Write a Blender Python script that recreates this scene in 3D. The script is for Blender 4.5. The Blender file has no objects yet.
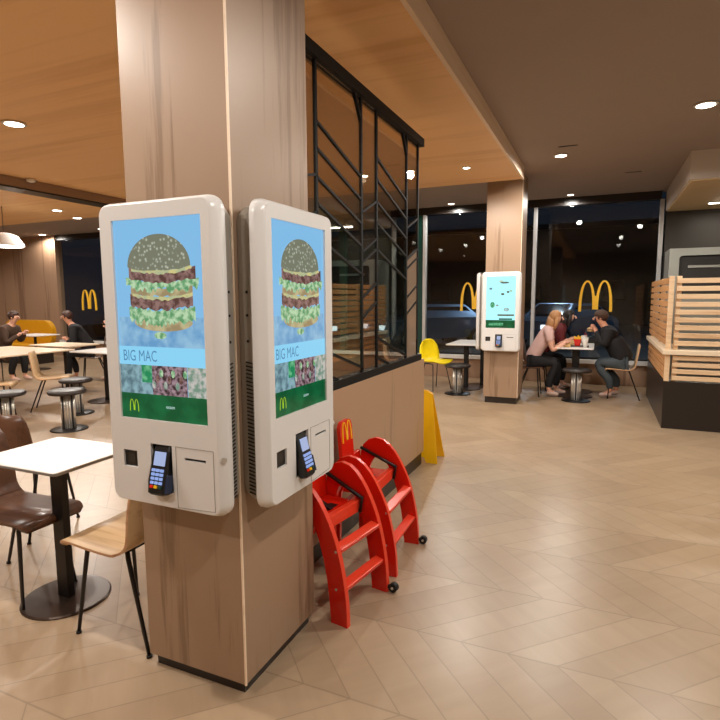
import bpy, bmesh, math, random
from mathutils import Vector, Matrix
random.seed(7)
sc = bpy.context.scene
COL = sc.collection
PI = math.pi
sin, cos = math.sin, math.cos

# ------------------------------------------------------------------ materials
def lin(c):
    return tuple(((v/255)/12.92 if v/255 <= .04045 else ((v/255+.055)/1.055)**2.4) for v in c) + (1,)

def newmat(name):
    m = bpy.data.materials.new(name); m.use_nodes = True
    nt = m.node_tree
    return m, nt, nt.nodes['Principled BSDF'], nt.nodes['Material Output']

def mat(name, c, rough=.5, metal=0, var=.06, scale=12, bump=0, coat=0, spec=.5, stretch=None):
    """plain surface with a little procedural tonal variation"""
    m, nt, b, o = newmat(name)
    tc = nt.nodes.new('ShaderNodeTexCoord'); mp = nt.nodes.new('ShaderNodeMapping')
    mp.inputs['Scale'].default_value = stretch or (1, 1, 1)
    n = nt.nodes.new('ShaderNodeTexNoise'); n.inputs['Scale'].default_value = scale; n.inputs['Detail'].default_value = 4
    r = nt.nodes.new('ShaderNodeMixRGB'); L = lin(c)
    r.inputs[1].default_value = tuple(v*(1-var) for v in L[:3])+(1,)
    r.inputs[2].default_value = tuple(min(1, v*(1+var)) for v in L[:3])+(1,)
    nt.links.new(tc.outputs['Object'], mp.inputs[0]); nt.links.new(mp.outputs[0], n.inputs['Vector'])
    nt.links.new(n.outputs[0], r.inputs[0]); nt.links.new(r.outputs[0], b.inputs['Base Color'])
    b.inputs['Roughness'].default_value = rough; b.inputs['Metallic'].default_value = metal
    b.inputs['Coat Weight'].default_value = coat; b.inputs['Specular IOR Level'].default_value = spec
    if bump:
        bp = nt.nodes.new('ShaderNodeBump'); bp.inputs['Strength'].default_value = bump; bp.inputs['Distance'].default_value = .01
        nt.links.new(n.outputs[0], bp.inputs['Height']); nt.links.new(bp.outputs[0], b.inputs['Normal'])
    return m

def wood(name, c1, c2, axis='Z', rough=.45, scale=1.0, plank=0.0, plank_axis='X'):
    m, nt, b, o = newmat(name)
    tc = nt.nodes.new('ShaderNodeTexCoord'); mp = nt.nodes.new('ShaderNodeMapping')
    s = {'X': (1.1, 22, 22), 'Y': (22, 1.1, 22), 'Z': (22, 22, 1.1)}[axis]
    mp.inputs['Scale'].default_value = tuple(v*scale for v in s)
    n = nt.nodes.new('ShaderNodeTexNoise'); n.inputs['Scale'].default_value = 1.2; n.inputs['Detail'].default_value = 8; n.inputs['Roughness'].default_value = .62
    n2 = nt.nodes.new('ShaderNodeTexNoise'); n2.inputs['Scale'].default_value = .28; n2.inputs['Detail'].default_value = 3
    nt.links.new(tc.outputs['Object'], mp.inputs[0])
    nt.links.new(mp.outputs[0], n.inputs['Vector']); nt.links.new(mp.outputs[0], n2.inputs['Vector'])
    ad = nt.nodes.new('ShaderNodeMath'); ad.operation = 'ADD'
    nt.links.new(n.outputs[0], ad.inputs[0]); nt.links.new(n2.outputs[0], ad.inputs[1])
    last = ad
    if plank:
        sx = nt.nodes.new('ShaderNodeSeparateXYZ'); nt.links.new(tc.outputs['Object'], sx.inputs[0])
        dv = nt.nodes.new('ShaderNodeMath'); dv.operation = 'DIVIDE'; dv.inputs[1].default_value = plank
        nt.links.new(sx.outputs[plank_axis], dv.inputs[0])
        fl = nt.nodes.new('ShaderNodeMath'); fl.operation = 'FLOOR'; nt.links.new(dv.outputs[0], fl.inputs[0])
        wn = nt.nodes.new('ShaderNodeTexWhiteNoise'); wn.noise_dimensions = '1D'; nt.links.new(fl.outputs[0], wn.inputs['W'])
        ml = nt.nodes.new('ShaderNodeMath'); ml.operation = 'MULTIPLY_ADD'; ml.inputs[1].default_value = .3; 
        nt.links.new(wn.outputs['Value'], ml.inputs[0]); nt.links.new(ad.outputs[0], ml.inputs[2]); last = ml
    cr = nt.nodes.new('ShaderNodeValToRGB')
    cr.color_ramp.elements[0].position = .75 if not plank else .85; cr.color_ramp.elements[0].color = lin(c1)
    cr.color_ramp.elements[1].position = 1.25 if not plank else 1.4; cr.color_ramp.elements[1].color = lin(c2)
    dvv = nt.nodes.new('ShaderNodeMath'); dvv.operation = 'MULTIPLY'; dvv.inputs[1].default_value = .75
    for e in cr.color_ramp.elements: e.position *= .75
    nt.links.new(last.outputs[0], dvv.inputs[0]); nt.links.new(dvv.outputs[0], cr.inputs[0])
    nt.links.new(cr.outputs[0], b.inputs['Base Color']); b.inputs['Roughness'].default_value = rough
    return m

def glow(name, c, strength=1.0, c2=None, scale=30, kind='noise', base=(10, 10, 10), rough=.12, thr=(.4, .6), stretch=(1, 1, 1)):
    """emissive picture colour on a lit display"""
    m, nt, b, o = newmat(name)
    b.inputs['Base Color'].default_value = lin(base); b.inputs['Roughness'].default_value = rough
    b.inputs['Emission Strength'].default_value = strength
    if c2 is None:
        b.inputs['Emission Color'].default_value = lin(c)
    else:
        tc = nt.nodes.new('ShaderNodeTexCoord'); mp = nt.nodes.new('ShaderNodeMapping'); mp.inputs['Scale'].default_value = stretch
        nt.links.new(tc.outputs['Object'], mp.inputs[0])
        cr = nt.nodes.new('ShaderNodeValToRGB')
        cr.color_ramp.elements[0].color = lin(c); cr.color_ramp.elements[1].color = lin(c2)
        cr.color_ramp.elements[0].position, cr.color_ramp.elements[1].position = thr
        if kind == 'gradz':
            s = nt.nodes.new('ShaderNodeSeparateXYZ'); nt.links.new(mp.outputs[0], s.inputs[0]); nt.links.new(s.outputs[2], cr.inputs[0])
        elif kind == 'voronoi':
            v = nt.nodes.new('ShaderNodeTexVoronoi'); v.inputs['Scale'].default_value = scale
            nt.links.new(mp.outputs[0], v.inputs['Vector']); nt.links.new(v.outputs['Distance'], cr.inputs[0])
        else:
            n = nt.nodes.new('ShaderNodeTexNoise'); n.inputs['Scale'].default_value = scale; n.inputs['Detail'].default_value = 3
            nt.links.new(mp.outputs[0], n.inputs['Vector']); nt.links.new(n.outputs[0], cr.inputs[0])
        nt.links.new(cr.outputs[0], b.inputs['Emission Color'])
    return m

def glassmat(name, tint=(1, 1, 1), base=.06, ior=1.5, rough=0.0, refl=(1, 1, 1)):
    """thin pane: tinted see-through plus a mirror reflection that grows at grazing angles"""
    m = bpy.data.materials.new(name); m.use_nodes = True; nt = m.node_tree; nt.nodes.clear()
    o = nt.nodes.new('ShaderNodeOutputMaterial'); t = nt.nodes.new('ShaderNodeBsdfTransparent'); g = nt.nodes.new('ShaderNodeBsdfGlossy')
    t.inputs[0].default_value = tuple(tint)+(1,); g.inputs['Roughness'].default_value = rough; g.inputs[0].default_value = tuple(refl)+(1,)
    lw = nt.nodes.new('ShaderNodeLayerWeight'); lw.inputs[0].default_value = .5
    f = nt.nodes.new('ShaderNodeMath'); f.operation = 'POWER'; f.inputs[1].default_value = 5; nt.links.new(lw.outputs['Facing'], f.inputs[0])
    a = nt.nodes.new('ShaderNodeMath'); a.operation = 'ADD'; a.use_clamp = True; a.inputs[1].default_value = base
    mx = nt.nodes.new('ShaderNodeMixShader')
    nt.links.new(f.outputs[0], a.inputs[0]); nt.links.new(a.outputs[0], mx.inputs[0])
    nt.links.new(t.outputs[0], mx.inputs[1]); nt.links.new(g.outputs[0], mx.inputs[2]); nt.links.new(mx.outputs[0], o.inputs[0])
    return m

M = {}
M['oak'] = wood('light_oak_laminate', (130, 104, 80), (156, 129, 105), 'Z', .4, 1.0, .235, 'X')
M['oak_y'] = wood('light_oak_laminate_low', (138, 108, 84), (172, 140, 112), 'Z', .4, 1.0, .3, 'Y')
M['oak_dark'] = wood('brown_oak_panelling', (134, 104, 82), (164, 132, 106), 'Z', .5, .6, .4, 'X')
M['ceil_wood'] = wood('honey_ceiling_board', (224, 176, 120), (240, 196, 142), 'X', .5, .35)
M['soffit'] = wood('pale_soffit_board', (222, 196, 168), (236, 212, 186), 'Y', .45, .5)
M['ply'] = wood('oak_plywood', (186, 150, 108), (214, 182, 140), 'X', .35, 1.0)
M['ply_edge'] = wood('plywood_edge', (168, 120, 84), (190, 145, 108), 'X', .4, 2)
M['walnut'] = wood('dark_walnut_ply', (70, 46, 34), (98, 66, 48), 'X', .3, 1.0)
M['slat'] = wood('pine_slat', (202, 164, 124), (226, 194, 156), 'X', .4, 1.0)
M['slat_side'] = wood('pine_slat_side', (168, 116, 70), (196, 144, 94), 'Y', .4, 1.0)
M['kioskwhite'] = mat('kiosk_white_lacquer', (216, 214, 212), .28, 0, .012, 4, coat=.15)
M['kioskgrey'] = mat('kiosk_grey_metal', (168, 162, 152), .4, .3, .02, 10)
M['seamgrey'] = mat('panel_seam_grey', (120, 114, 108), .5)
M['black'] = mat('black_plastic', (16, 16, 18), .35, 0, .1)
M['satinblack'] = mat('satin_black_steel', (9, 8, 8), .6, 0, .1, spec=.25)
M['blackmetal'] = mat('black_powder_coated_steel', (26, 23, 23), .38, .2, .1)
M['bronze'] = mat('dark_bronze_plate', (72, 58, 50), .28, .5, .1)
M['navy'] = mat('navy_plastic', (30, 44, 74), .25, 0, .1)
M['white'] = mat('white_laminate', (236, 234, 230), .3, 0, .01)
M['whitepaint'] = mat('white_paint', (226, 224, 220), .4, 0, .01)
M['mullion'] = mat('pale_aluminium_mullion', (196, 196, 196), .35, .3, .02)
M['greenmetal'] = mat('dark_green_mullion', (20, 62, 54), .35, .1, .1)
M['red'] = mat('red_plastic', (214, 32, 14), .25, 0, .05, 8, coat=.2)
M['red_edge'] = mat('red_plastic_edge_highlight', (232, 66, 40), .3, 0, .04, 8)  # lighter copy of the red: edge highlight put into the colour
M['yellow'] = mat('yellow_plastic', (244, 190, 20), .3, 0, .03)
M['yellow2'] = mat('bright_yellow_shell', (250, 224, 22), .35, 0, .03)
M['mustard'] = mat('mustard_vinyl', (206, 146, 12), .4, 0, .05)
M['signyellow'] = mat('golden_yellow_acrylic', (250, 196, 60), .25, 0, .02)
M['ceilgrey'] = mat('warm_grey_ceiling', (160, 146, 138), .8, 0, .03, 3)
M['bulk'] = mat('pale_bulkhead_plaster', (206, 196, 186), .7, 0, .02, 3)
M['cream'] = mat('cream_soffit', (222, 196, 150), .5, 0, .02, 3)
M['wallpaint'] = mat('beige_wall_paint', (176, 158, 138), .7, 0, .03, 3)
M['darkwall'] = mat('dark_kitchen_panel', (46, 42, 38), .45, 0, .1, 5)
M['darkbase'] = mat('dark_brown_plinth', (34, 26, 22), .35, 0, .12, 6)
M['chrome'] = mat('brushed_chrome', (226, 222, 214), .3, .8, .04, 20, stretch=(1, 1, .1))
M['steel'] = mat('stainless_steel', (178, 180, 172), .3, .8, .04, 10)
M['seatgrey'] = mat('charcoal_vinyl', (44, 38, 36), .4, 0, .1)
M['rubber'] = mat('black_rubber', (12, 12, 12), .6)
M['asphalt'] = mat('asphalt', (40, 42, 46), .6, 0, .3, 8)
M['carblue'] = mat('car_paint_blue', (84, 112, 140), .25, .4, .03, coat=.5)
M['cargrey'] = mat('car_paint_grey', (84, 94, 108), .25, .4, .03, coat=.5)
M['cardark'] = mat('car_paint_dark', (40, 44, 56), .25, .4, .03, coat=.5)
M['carglass'] = mat('car_glass', (18, 24, 32), .08)
M['farwall'] = mat('far_building_render', (58, 60, 60), .8, 0, .15, 2)
M['skin'] = mat('skin_light', (222, 170, 146), .5, 0, .04, 20)
M['skin2'] = mat('skin_tan', (204, 146, 118), .5, 0, .04, 20)
M['blonde'] = mat('blonde_hair', (176, 128, 84), .5, 0, .2, 30, stretch=(3, 3, .5))
M['brownhair'] = mat('brown_hair', (62, 36, 26), .5, 0, .25, 30)
M['blackhair'] = mat('dark_hair', (28, 20, 18), .5, 0, .25, 30)
M['pinktee'] = mat('pale_pink_cotton', (226, 190, 184), .8, 0, .05, 20)
M['maroon'] = mat('maroon_cotton', (96, 20, 24), .8, 0, .1, 20)
M['blackcloth'] = mat('black_cloth', (20, 20, 24), .8, 0, .2, 20)
M['browncloth'] = mat('brown_jacket_cloth', (72, 52, 40), .8, 0, .15, 20)
M['whitecloth'] = mat('white_cloth', (230, 226, 218), .8, 0, .03, 20)
M['greyjeans'] = mat('slate_denim', (66, 76, 82), .8, 0, .15, 20)
M['bluejeans'] = mat('dark_denim', (28, 32, 52), .8, 0, .15, 20)
M['shoe'] = mat('pale_canvas_shoe', (196, 170, 158), .6, 0, .05)
M['cardboard'] = mat('food_carton', (214, 176, 120), .6, 0, .08)
M['lampglow'] = glow('lamp_diffuser', (255, 244, 226), 14, base=(230, 230, 230))
M['winglow'] = glow('lit_far_window', (60, 100, 85), .4)
M['carlamp'] = glow('car_lamp', (235, 240, 255), 1.6)
M['glass'] = glassmat('window_glass', (.93, .96, .96), .03, 1.5)
M['pglass_b'] = glassmat('bronze_tinted_glass', (.80, .75, .68), .16, 1.6, 0, (1, .96, .92))
M['pglass_g'] = glassmat('green_tinted_glass', (.78, .86, .80), .10, 1.6, 0, (.95, 1, .97))
M['pglass_f'] = mat('pale_bronze_film_glass', (150, 128, 108), .12, 0, .08, 3, coat=.5)

def floor_mat():
    m, nt, b, o = newmat('herringbone_oak_tiles')
    N = nt.nodes.new; L = nt.links.new
    tc = N('ShaderNodeTexCoord'); s = N('ShaderNodeSeparateXYZ'); L(tc.outputs['Object'], s.inputs[0])
    def mth(op, a, bb=None, c=None):
        n = N('ShaderNodeMath'); n.operation = op
        for i, v in enumerate((a, bb, c)):
            if v is None: continue
            if isinstance(v, (int, float)): n.inputs[i].default_value = v
            else: L(v, n.inputs[i])
        return n.outputs[0]
    yy = mth('ADD', s.outputs[1], -2.70 + 40.0)
    band = mth('DIVIDE', yy, .5)
    tri = mth('PINGPONG', yy, .5)                       # zig-zag fold along the room
    u = mth('DIVIDE', mth('ADD', mth('ADD', s.outputs[0], tri), 40.0), .2)
    cell = mth('FLOOR', u); fb = mth('FLOOR', band)
    fu = mth('FRACT', u)
    e1 = mth('MINIMUM', fu, mth('SUBTRACT', 1.0, fu))
    fr = mth('FRACT', band); e2 = mth('MINIMUM', fr, mth('SUBTRACT', 1.0, fr))
    ln = mth('MINIMUM', mth('MULTIPLY', e1, .2), mth('MULTIPLY', e2, .5))
    mr = N('ShaderNodeMapRange'); L(ln, mr.inputs[0]); mr.inputs[1].default_value = .001; mr.inputs[2].default_value = .0055
    mr.inputs[3].default_value = .70; mr.inputs[4].default_value = 1
    cb = N('ShaderNodeCombineXYZ'); L(cell, cb.inputs[0]); L(fb, cb.inputs[1])
    wn = N('ShaderNodeTexWhiteNoise'); L(cb.outputs[0], wn.inputs['Vector'])
    # grain runs along each plank
    sg = mth('MULTIPLY_ADD', mth('MODULO', fb, 2.0), 2.0, -1.0)
    a1 = mth('ADD', s.outputs[1], mth('MULTIPLY', s.outputs[0], sg)); a2 = mth('SUBTRACT', s.outputs[0], mth('MULTIPLY', s.outputs[1], sg))
    cg = N('ShaderNodeCombineXYZ'); L(mth('MULTIPLY', mth('SUBTRACT', s.outputs[0], mth('MULTIPLY', s.outputs[1], mth('MULTIPLY', sg, -1.0))), 10.0), cg.inputs[0]); L(mth('MULTIPLY', a1, .0), cg.inputs[1]); L(mth('MULTIPLY', wn.outputs[0], 9.0), cg.inputs[2])
    L(mth('MULTIPLY', mth('SUBTRACT', s.outputs[1], mth('MULTIPLY', s.outputs[0], sg)), .9), cg.inputs[1])
    n = N('ShaderNodeTexNoise'); n.inputs['Scale'].default_value = 1.4; n.inputs['Detail'].default_value = 6; L(cg.outputs[0], n.inputs['Vector'])
    n3 = N('ShaderNodeTexNoise'); n3.inputs['Scale'].default_value = 1.5; L(tc.outputs['Object'], n3.inputs['Vector'])
    v = mth('ADD', mth('MULTIPLY', n.outputs[0], .5), mth('MULTIPLY_ADD', wn.outputs[0], .35, mth('MULTIPLY', n3.outputs[0], .3)))
    cr = N('ShaderNodeValToRGB'); L(v, cr.inputs[0])
    cr.color_ramp.elements[0].position = .2; cr.color_ramp.elements[0].color = lin((152, 128, 102))
    cr.color_ramp.elements[1].position = 1.0; cr.color_ramp.elements[1].color = lin((178, 154, 126))
    mm = N('ShaderNodeMixRGB'); mm.blend_type = 'MULTIPLY'; mm.inputs[0].default_value = 1
    L(cr.outputs[0], mm.inputs[1]); L(mr.outputs[0], mm.inputs[2]); L(mm.outputs[0], b.inputs['Base Color'])
    rr = mth('MULTIPLY_ADD', n3.outputs[0], .14, .26); L(rr, b.inputs['Roughness'])
    return m
M['floor'] = floor_mat()

# ------------------------------------------------------------------ geometry helpers
class MB:
    def __init__(s): s.bm = bmesh.new(); s.mats = []
    def mi(s, m):
        if m not in s.mats: s.mats.append(m)
        return s.mats.index(m)
    def _tag(s, faces, m):
        i = s.mi(m)
        for f in faces: f.material_index = i
    def box(s, a, b, m, bev=0, rot=None):
        a, b = Vector(a), Vector(b); c = (a+b)/2; d = b-a
        n0 = set(s.bm.faces)
        r = bmesh.ops.create_cube(s.bm, size=1, matrix=Matrix.Diagonal((*d, 1)))
        vs = r['verts']
        if bev:
            es = {e for v in vs for e in v.link_edges}
            bmesh.ops.bevel(s.bm, geom=list(es), offset=bev, segments=2, affect='EDGES', profile=.5)
        nf = [f for f in s.bm.faces if f not in n0]; nv = {v for f in nf for v in f.verts}
        for v in nv:
            p = v.co.copy()
            if rot is not None: p = rot @ p
            v.co = p+c
        s._tag(nf, m); return nf
    def bar(s, p, q, w, h, m, up=(0, 0, 1), bev=0):
        """rectangular bar from p to q"""
        p, q = Vector(p), Vector(q); d = q-p; L = d.length; x = d.normalized(); up = Vector(up)
        if abs(x.dot(up)) > .99: up = Vector((0, 1, 0))
        y = up.cross(x).normalized(); z = x.cross(y)
        R = Matrix((x, y, z)).transposed()
        c = (p+q)/2
        return s.box(c-Vector((L/2, w/2, h/2)), c+Vector((L/2, w/2, h/2)), m, bev, R)
    def tube(s, pts, r, m, n=10, cap=True):
        pts = [Vector(p) for p in pts]; rings = []
        rs = r if isinstance(r, (list, tuple)) else [r]*len(pts)
        prev = None; fs = []
        for i, p in enumerate(pts):
            d = (pts[min(i+1, len(pts)-1)]-pts[max(i-1, 0)]).normalized()
            if prev is None:
                a = Vector((0, 0, 1)) if abs(d.z) < .9 else Vector((1, 0, 0))
                x = d.cross(a).normalized()
            else:
                x = (prev-d*prev.dot(d)).normalized()
            prev = x; y = d.cross(x)
            rings.append([s.bm.verts.new(p+(x*cos(2*PI*k/n)+y*sin(2*PI*k/n))*rs[i]) for k in range(n)])
        for A, B in zip(rings, rings[1:]):
            for k in range(n): fs.append(s.bm.faces.new((A[k], A[(k+1) % n], B[(k+1) % n], B[k])))
        for f in fs: f.smooth = True
        if cap:
            fs.append(s.bm.faces.new(rings[0][::-1])); fs.append(s.bm.faces.new(rings[-1]))
        s._tag(fs, m); return fs
    def lathe(s, prof, m, n=32, c=(0, 0, 0), smooth=True, flute=0):
        c = Vector(c); rings = []; fs = []
        for r, z in prof:
            rings.append([s.bm.verts.new(c+Vector((r*(1-(flute if k % 2 else 0))*cos(2*PI*k/n), r*(1-(flute if k % 2 else 0))*sin(2*PI*k/n), z))) for k in range(n)])
        for A, B in zip(rings, rings[1:]):
            for k in range(n): fs.append(s.bm.faces.new((A[k], A[(k+1) % n], B[(k+1) % n], B[k])))
        for f in fs: f.smooth = smooth
        fs.append(s.bm.faces.new(rings[0][::-1])); fs.append(s.bm.faces.new(rings[-1]))
        s._tag(fs, m); return fs
    def prism(s, loop, ext, m, m_side=None):
        """extrude a planar loop of 3D points by vector ext"""
        ext = Vector(ext); a = [s.bm.verts.new(Vector(p)) for p in loop]; b = [s.bm.verts.new(Vector(p)+ext) for p in loop]
        f0 = [s.bm.faces.new(a[::-1]), s.bm.faces.new(b)]
        n = len(a); sd = [s.bm.faces.new((a[k], a[(k+1) % n], b[(k+1) % n], b[k])) for k in range(n)]
        s._tag(f0, m); s._tag(sd, m_side or m); return f0+sd
    def loft(s, loops, m, cap0=False, cap1=False, smooth=False):
        R = [[s.bm.verts.new(Vector(p)) for p in l] for l in loops]; fs = []
        for A, B in zip(R, R[1:]):
            n = len(A)
            for k in range(n): fs.append(s.bm.faces.new((A[k], A[(k+1) % n], B[(k+1) % n], B[k])))
        for f in fs: f.smooth = smooth
        if cap0: fs.append(s.bm.faces.new(R[0][::-1]))
        if cap1: fs.append(s.bm.faces.new(R[-1]))
        s._tag(fs, m); return fs
    def sphere(s, c, r, m, sc_=(1, 1, 1), u=16, v=10):
        n0 = set(s.bm.faces)
        bmesh.ops.create_uvsphere(s.bm, u_segments=u, v_segments=v, radius=r, matrix=Matrix.Translation(Vector(c)) @ Matrix.Diagonal((*sc_, 1)))
        nf = [f for f in s.bm.faces if f not in n0]
        for f in nf: f.smooth = True
        s._tag(nf, m); return nf
    def poly(s, pts, m):
        f = s.bm.faces.new([s.bm.verts.new(Vector(p)) for p in pts]); s._tag([f], m); return f
    def plate_with_holes(s, outer, holes, y, th, m):
        """plate in the xz plane with openings; outer/holes are (x,z) loops"""
        bm2 = bmesh.new(); es = []
        for lp in [outer]+holes:
            vs = [bm2.verts.new((p[0], y, p[1])) for p in lp]
            es += [bm2.edges.new((vs[i], vs[(i+1) % len(vs)])) for i in range(len(vs))]
        r = bmesh.ops.triangle_fill(bm2, use_beauty=True, use_dissolve=False, edges=es, normal=(0, -1, 0))
        fs = []
        for f in bm2.faces:
            fs.append(s.bm.faces.new([s.bm.verts.new(v.co) for v in f.verts]))
        bm2.free()
        for h in holes:
            n = len(h)
            for i in range(n):
                p, q = h[i], h[(i+1) % n]
                fs.append(s.bm.faces.new([s.bm.verts.new(c) for c in ((p[0], y, p[1]), (q[0], y, q[1]), (q[0], y+th, q[1]), (p[0], y+th, p[1]))]))
        s._tag(fs, m); return fs
    def build(s, name, parent=None, weld=False, loc=None):
        if weld: bmesh.ops.remove_doubles(s.bm, verts=s.bm.verts, dist=1e-5)
        bmesh.ops.recalc_face_normals(s.bm, faces=s.bm.faces)
        me = bpy.data.meshes.new(name); s.bm.to_mesh(me); s.bm.free()
        for m in s.mats: me.materials.append(m)
        o = bpy.data.objects.new(name, me); COL.objects.link(o)
        if parent is not None: o.parent = parent
        if loc: o.location = loc
        return o

def tag(o, label, cat, group=None):
    o['label'] = label; o['category'] = cat
    if group: o['group'] = group
    return o
def thing(name, label, cat, loc=(0, 0, 0), rz=0, group=None):
    o = bpy.data.objects.new(name, None); COL.objects.link(o); o.location = loc; o.rotation_euler = (0, 0, rz)
    o.empty_display_size = .1
    return tag(o, label, cat, group)
def struct(o): o['kind'] = 'structure'; return o
def dup(root, loc, rz, label, group=None):
    def cp(o, par):
        c = o.copy(); COL.objects.link(c)
        if par is not None: c.parent = par
        for ch in list(o.children): cp(ch, c)
        return c
    r = cp(root, None); r.location = loc; r.rotation_euler = (0, 0, rz); r['label'] = label
    if group: r['group'] = group
    return r
def sbox(name, a, b, m, bev=0):
    q = MB(); q.box(a, b, m, bev); return struct(q.build(name))

def rrect(hw, hh, r, cx=0, cz=0, n=5):
    """rounded rectangle loop (x,z), counter clockwise"""
    P = []
    for sx, sz, a0 in ((1, 1, 0), (-1, 1, 90), (-1, -1, 180), (1, -1, 270)):
        for k in range(n+1):
            a = math.radians(a0+90*k/n); P.append((cx+sx*(hw-r)+r*cos(a), cz+sz*(hh-r)+r*sin(a)))
    return P

def arches_loop(w, h):
    """outline of the double-arch sign in (x,z), centred, base at z=0"""
    def arch(cx, a, hh, n=14):
        return [(cx-a*cos(PI*k/n), hh*sin(PI*k/n)**.72) for k in range(n+1)]
    ax = w/4
    outer = arch(-ax, ax, h)[:-1]+[(0, .06*h)]+arch(ax, ax, h)[1:]
    # squeeze centre: outer loop goes left arch over, dips in the middle, right arch over
    L = []
    for k in range(0, 15):
        t = PI*k/14; L.append((-ax*1.0-ax*cos(t)*1.0, h*sin(t)**.75))
    left = L[:12]; 
    pts = []
    n = 22
    def top(x):      # upper envelope height of an arch at distance d from its centre
        return x
    # parametric outer curve of one arch (from its foot to the valley) using a superellipse
    def sup(cx, a, hh, t0, t1, n, e=.78):
        out = []
        for k in range(n+1):
            t = t0+(t1-t0)*k/n
            out.append((cx-a*cos(t)*(1 if abs(cos(t)) > .99 else 1), hh*max(0, sin(t))**e))
        return out
    a = w*.25
    o1 = sup(-a, a, h, 0, PI*.86, 16); o2 = sup(a, a, h, PI*.14, PI, 16)
    th = w*.085; ai = a-th; hi = h*.945
    mid = w*.055
    outerL = o1+[(0, h*.50)]+o2
    # inner right leg: from right foot inward over the inner arch down to the middle leg
    i2 = sup(a+.0, ai, hi, PI, 0, 16, .80)
    i1 = sup(-a, ai, hi, PI, 0, 16, .80)
    i2 = [(min(x, a+ai), z) for x, z in i2]
    loop = outerL+i2[:-1]+[(a-ai, h*.07), (-a+ai, h*.07)]+i1[1:]
    # middle leg feet
    return loop

def arches(q, w, h, d, m, org, ux, uz, un):
    """solid double arch; org base centre, ux width dir, uz up, un extrusion dir"""
    L = arches_loop(w, h); org, ux, uz, un = map(Vector, (org, ux, uz, un))
    q.prism([org+ux*x+uz*z for x, z in L], un*d, m)

def text_faces(q, txt, size, m, org, ux, uz, sx=1.0, align='LEFT'):
    cu = bpy.data.curves.new('txt', 'FONT'); cu.body = txt; cu.size = size; cu.align_x = align; cu.resolution_u = 3
    o = bpy.data.objects.new('txt', cu); COL.objects.link(o)
    dg = bpy.context.evaluated_depsgraph_get(); me = bpy.data.meshes.new_from_object(o.evaluated_get(dg))
    org, ux, uz = Vector(org), Vector(ux), Vector(uz)
    vs = [q.bm.verts.new(org+ux*v.co.x*sx+uz*v.co.y) for v in me.vertices]; fs = []
    for p in me.polygons:
        try: fs.append(q.bm.faces.new([vs[i] for i in p.vertices]))
        except ValueError: pass
    q._tag(fs, m)
    bpy.data.objects.remove(o); bpy.data.curves.remove(cu); bpy.data.meshes.remove(me)

# ------------------------------------------------------------------ camera
f_px, yaw, pitch, roll = 541.75, .4163, .1152, -.0055
cam = bpy.data.cameras.new('camera'); co = bpy.data.objects.new('camera', cam); COL.objects.link(co); sc.camera = co
cam.sensor_width = 36; cam.lens = 36*f_px/720; cam.clip_start = .05; cam.clip_end = 200
fw = Vector((-sin(yaw)*cos(pitch), cos(yaw)*cos(pitch), -sin(pitch))); rr = Vector((cos(yaw), sin(yaw), 0)); uu = rr.cross(fw)
R2 = rr*cos(roll)+uu*sin(roll); U2 = -rr*sin(roll)+uu*cos(roll)
mw = Matrix((R2, U2, -fw)).transposed().to_4x4(); mw.translation = Vector((0, 0, 1.5)); co.matrix_world = mw

# ------------------------------------------------------------------ room shell
X0, X1, Y0, Y1 = -17.0, 4.2, -3.2, 10.0
sbox('floor', (X0, Y0, -.1), (X1, Y1+.15, 0), M['floor'])
sbox('ceiling', (X0, Y0, 3.15), (X1, Y1+.15, 3.3), M['ceilgrey'])
q = MB(); q.box((X0, Y0, 3.0), (-.995, 7.43, 3.149), M['ceil_wood']); struct(q.build('ceiling_wood'))
q = MB(); q.box((-.994, Y0, 2.995), (-.965, 7.435, 3.149), M['soffit']); struct(q.build('trim_1'))
M['beam'] = mat('brown_grey_beam', (150, 124, 104), .6, 0, .04, 3)
sbox('trim_2', (-6.95, Y0, 2.885), (-6.67, 7.43, 2.999), M['beam'])
sbox('trim_shadow_line', (-6.94, Y0, 2.865), (-6.68, 7.42, 2.8845), M['darkbase'])  # dark strip standing in for the shadow line under the beam
sbox('wall_back', (X0, Y0-.12, 0), (X1, Y0, 3.15), M['wallpaint'])
sbox('wall_left', (X0-.12, Y0, 0), (X0, Y1, 3.15), M['oak_dark'])
sbox('wall_right', (X1, Y0, 0), (X1+.12, Y1, 3.15), M['wallpaint'])
# facade: knee wall, sill, header, mullions, panes
sbox('wall_far_left', (X0, Y1-.05, 0), (-13.1, Y1+.15, 3.15), M['oak_dark'])
sbox('wall_far', (-13.099, Y1, 0), (.82, Y1+.15, .36), M['oak_dark'])
sbox('trim_3', (-13.099, Y1-.10, .361), (.82, Y1+.16, .425), M['whitepaint'])
sbox('trim_4', (-13.099, Y1-.02, 3.02), (.82, Y1+.12, 3.149), M['darkbase'])
sbox('wall_far_right', (.821+.07, Y1-.02, 0), (X1, Y1+.15, 3.15), M['darkwall'])
xs = [-13.1, -10.6, -8.4, -6.3, -4.75, -3.06, -1.07, .85]
for i in range(7):
    a, b = xs[i], xs[i+1]
    w = MB(); w.box((a+.02, Y1+.04, .425), (b-.02, Y1+.05, 3.02), M['glass']); wo = struct(w.build('window_%d' % (i+1)))
    fr = MB(); mm = M['greenmetal'] if i in (2, 3) else M['mullion']
    wd = .10 if i in (2, 3) else .045
    fr.box((b-wd, Y1-.03, .426), (b+wd*.3, Y1+.08, 3.019), mm, .005)
    if i == 4: fr.box((b-.16, Y1-.02, .426), (b-wd-.001, Y1+.07, 3.019), M['greenmetal'])
    fr.box((a+.03, Y1+.0, .426), (b-wd-.001, Y1+.035, .46), M['blackmetal'])
    fr.build('window_frame', wo)

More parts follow.
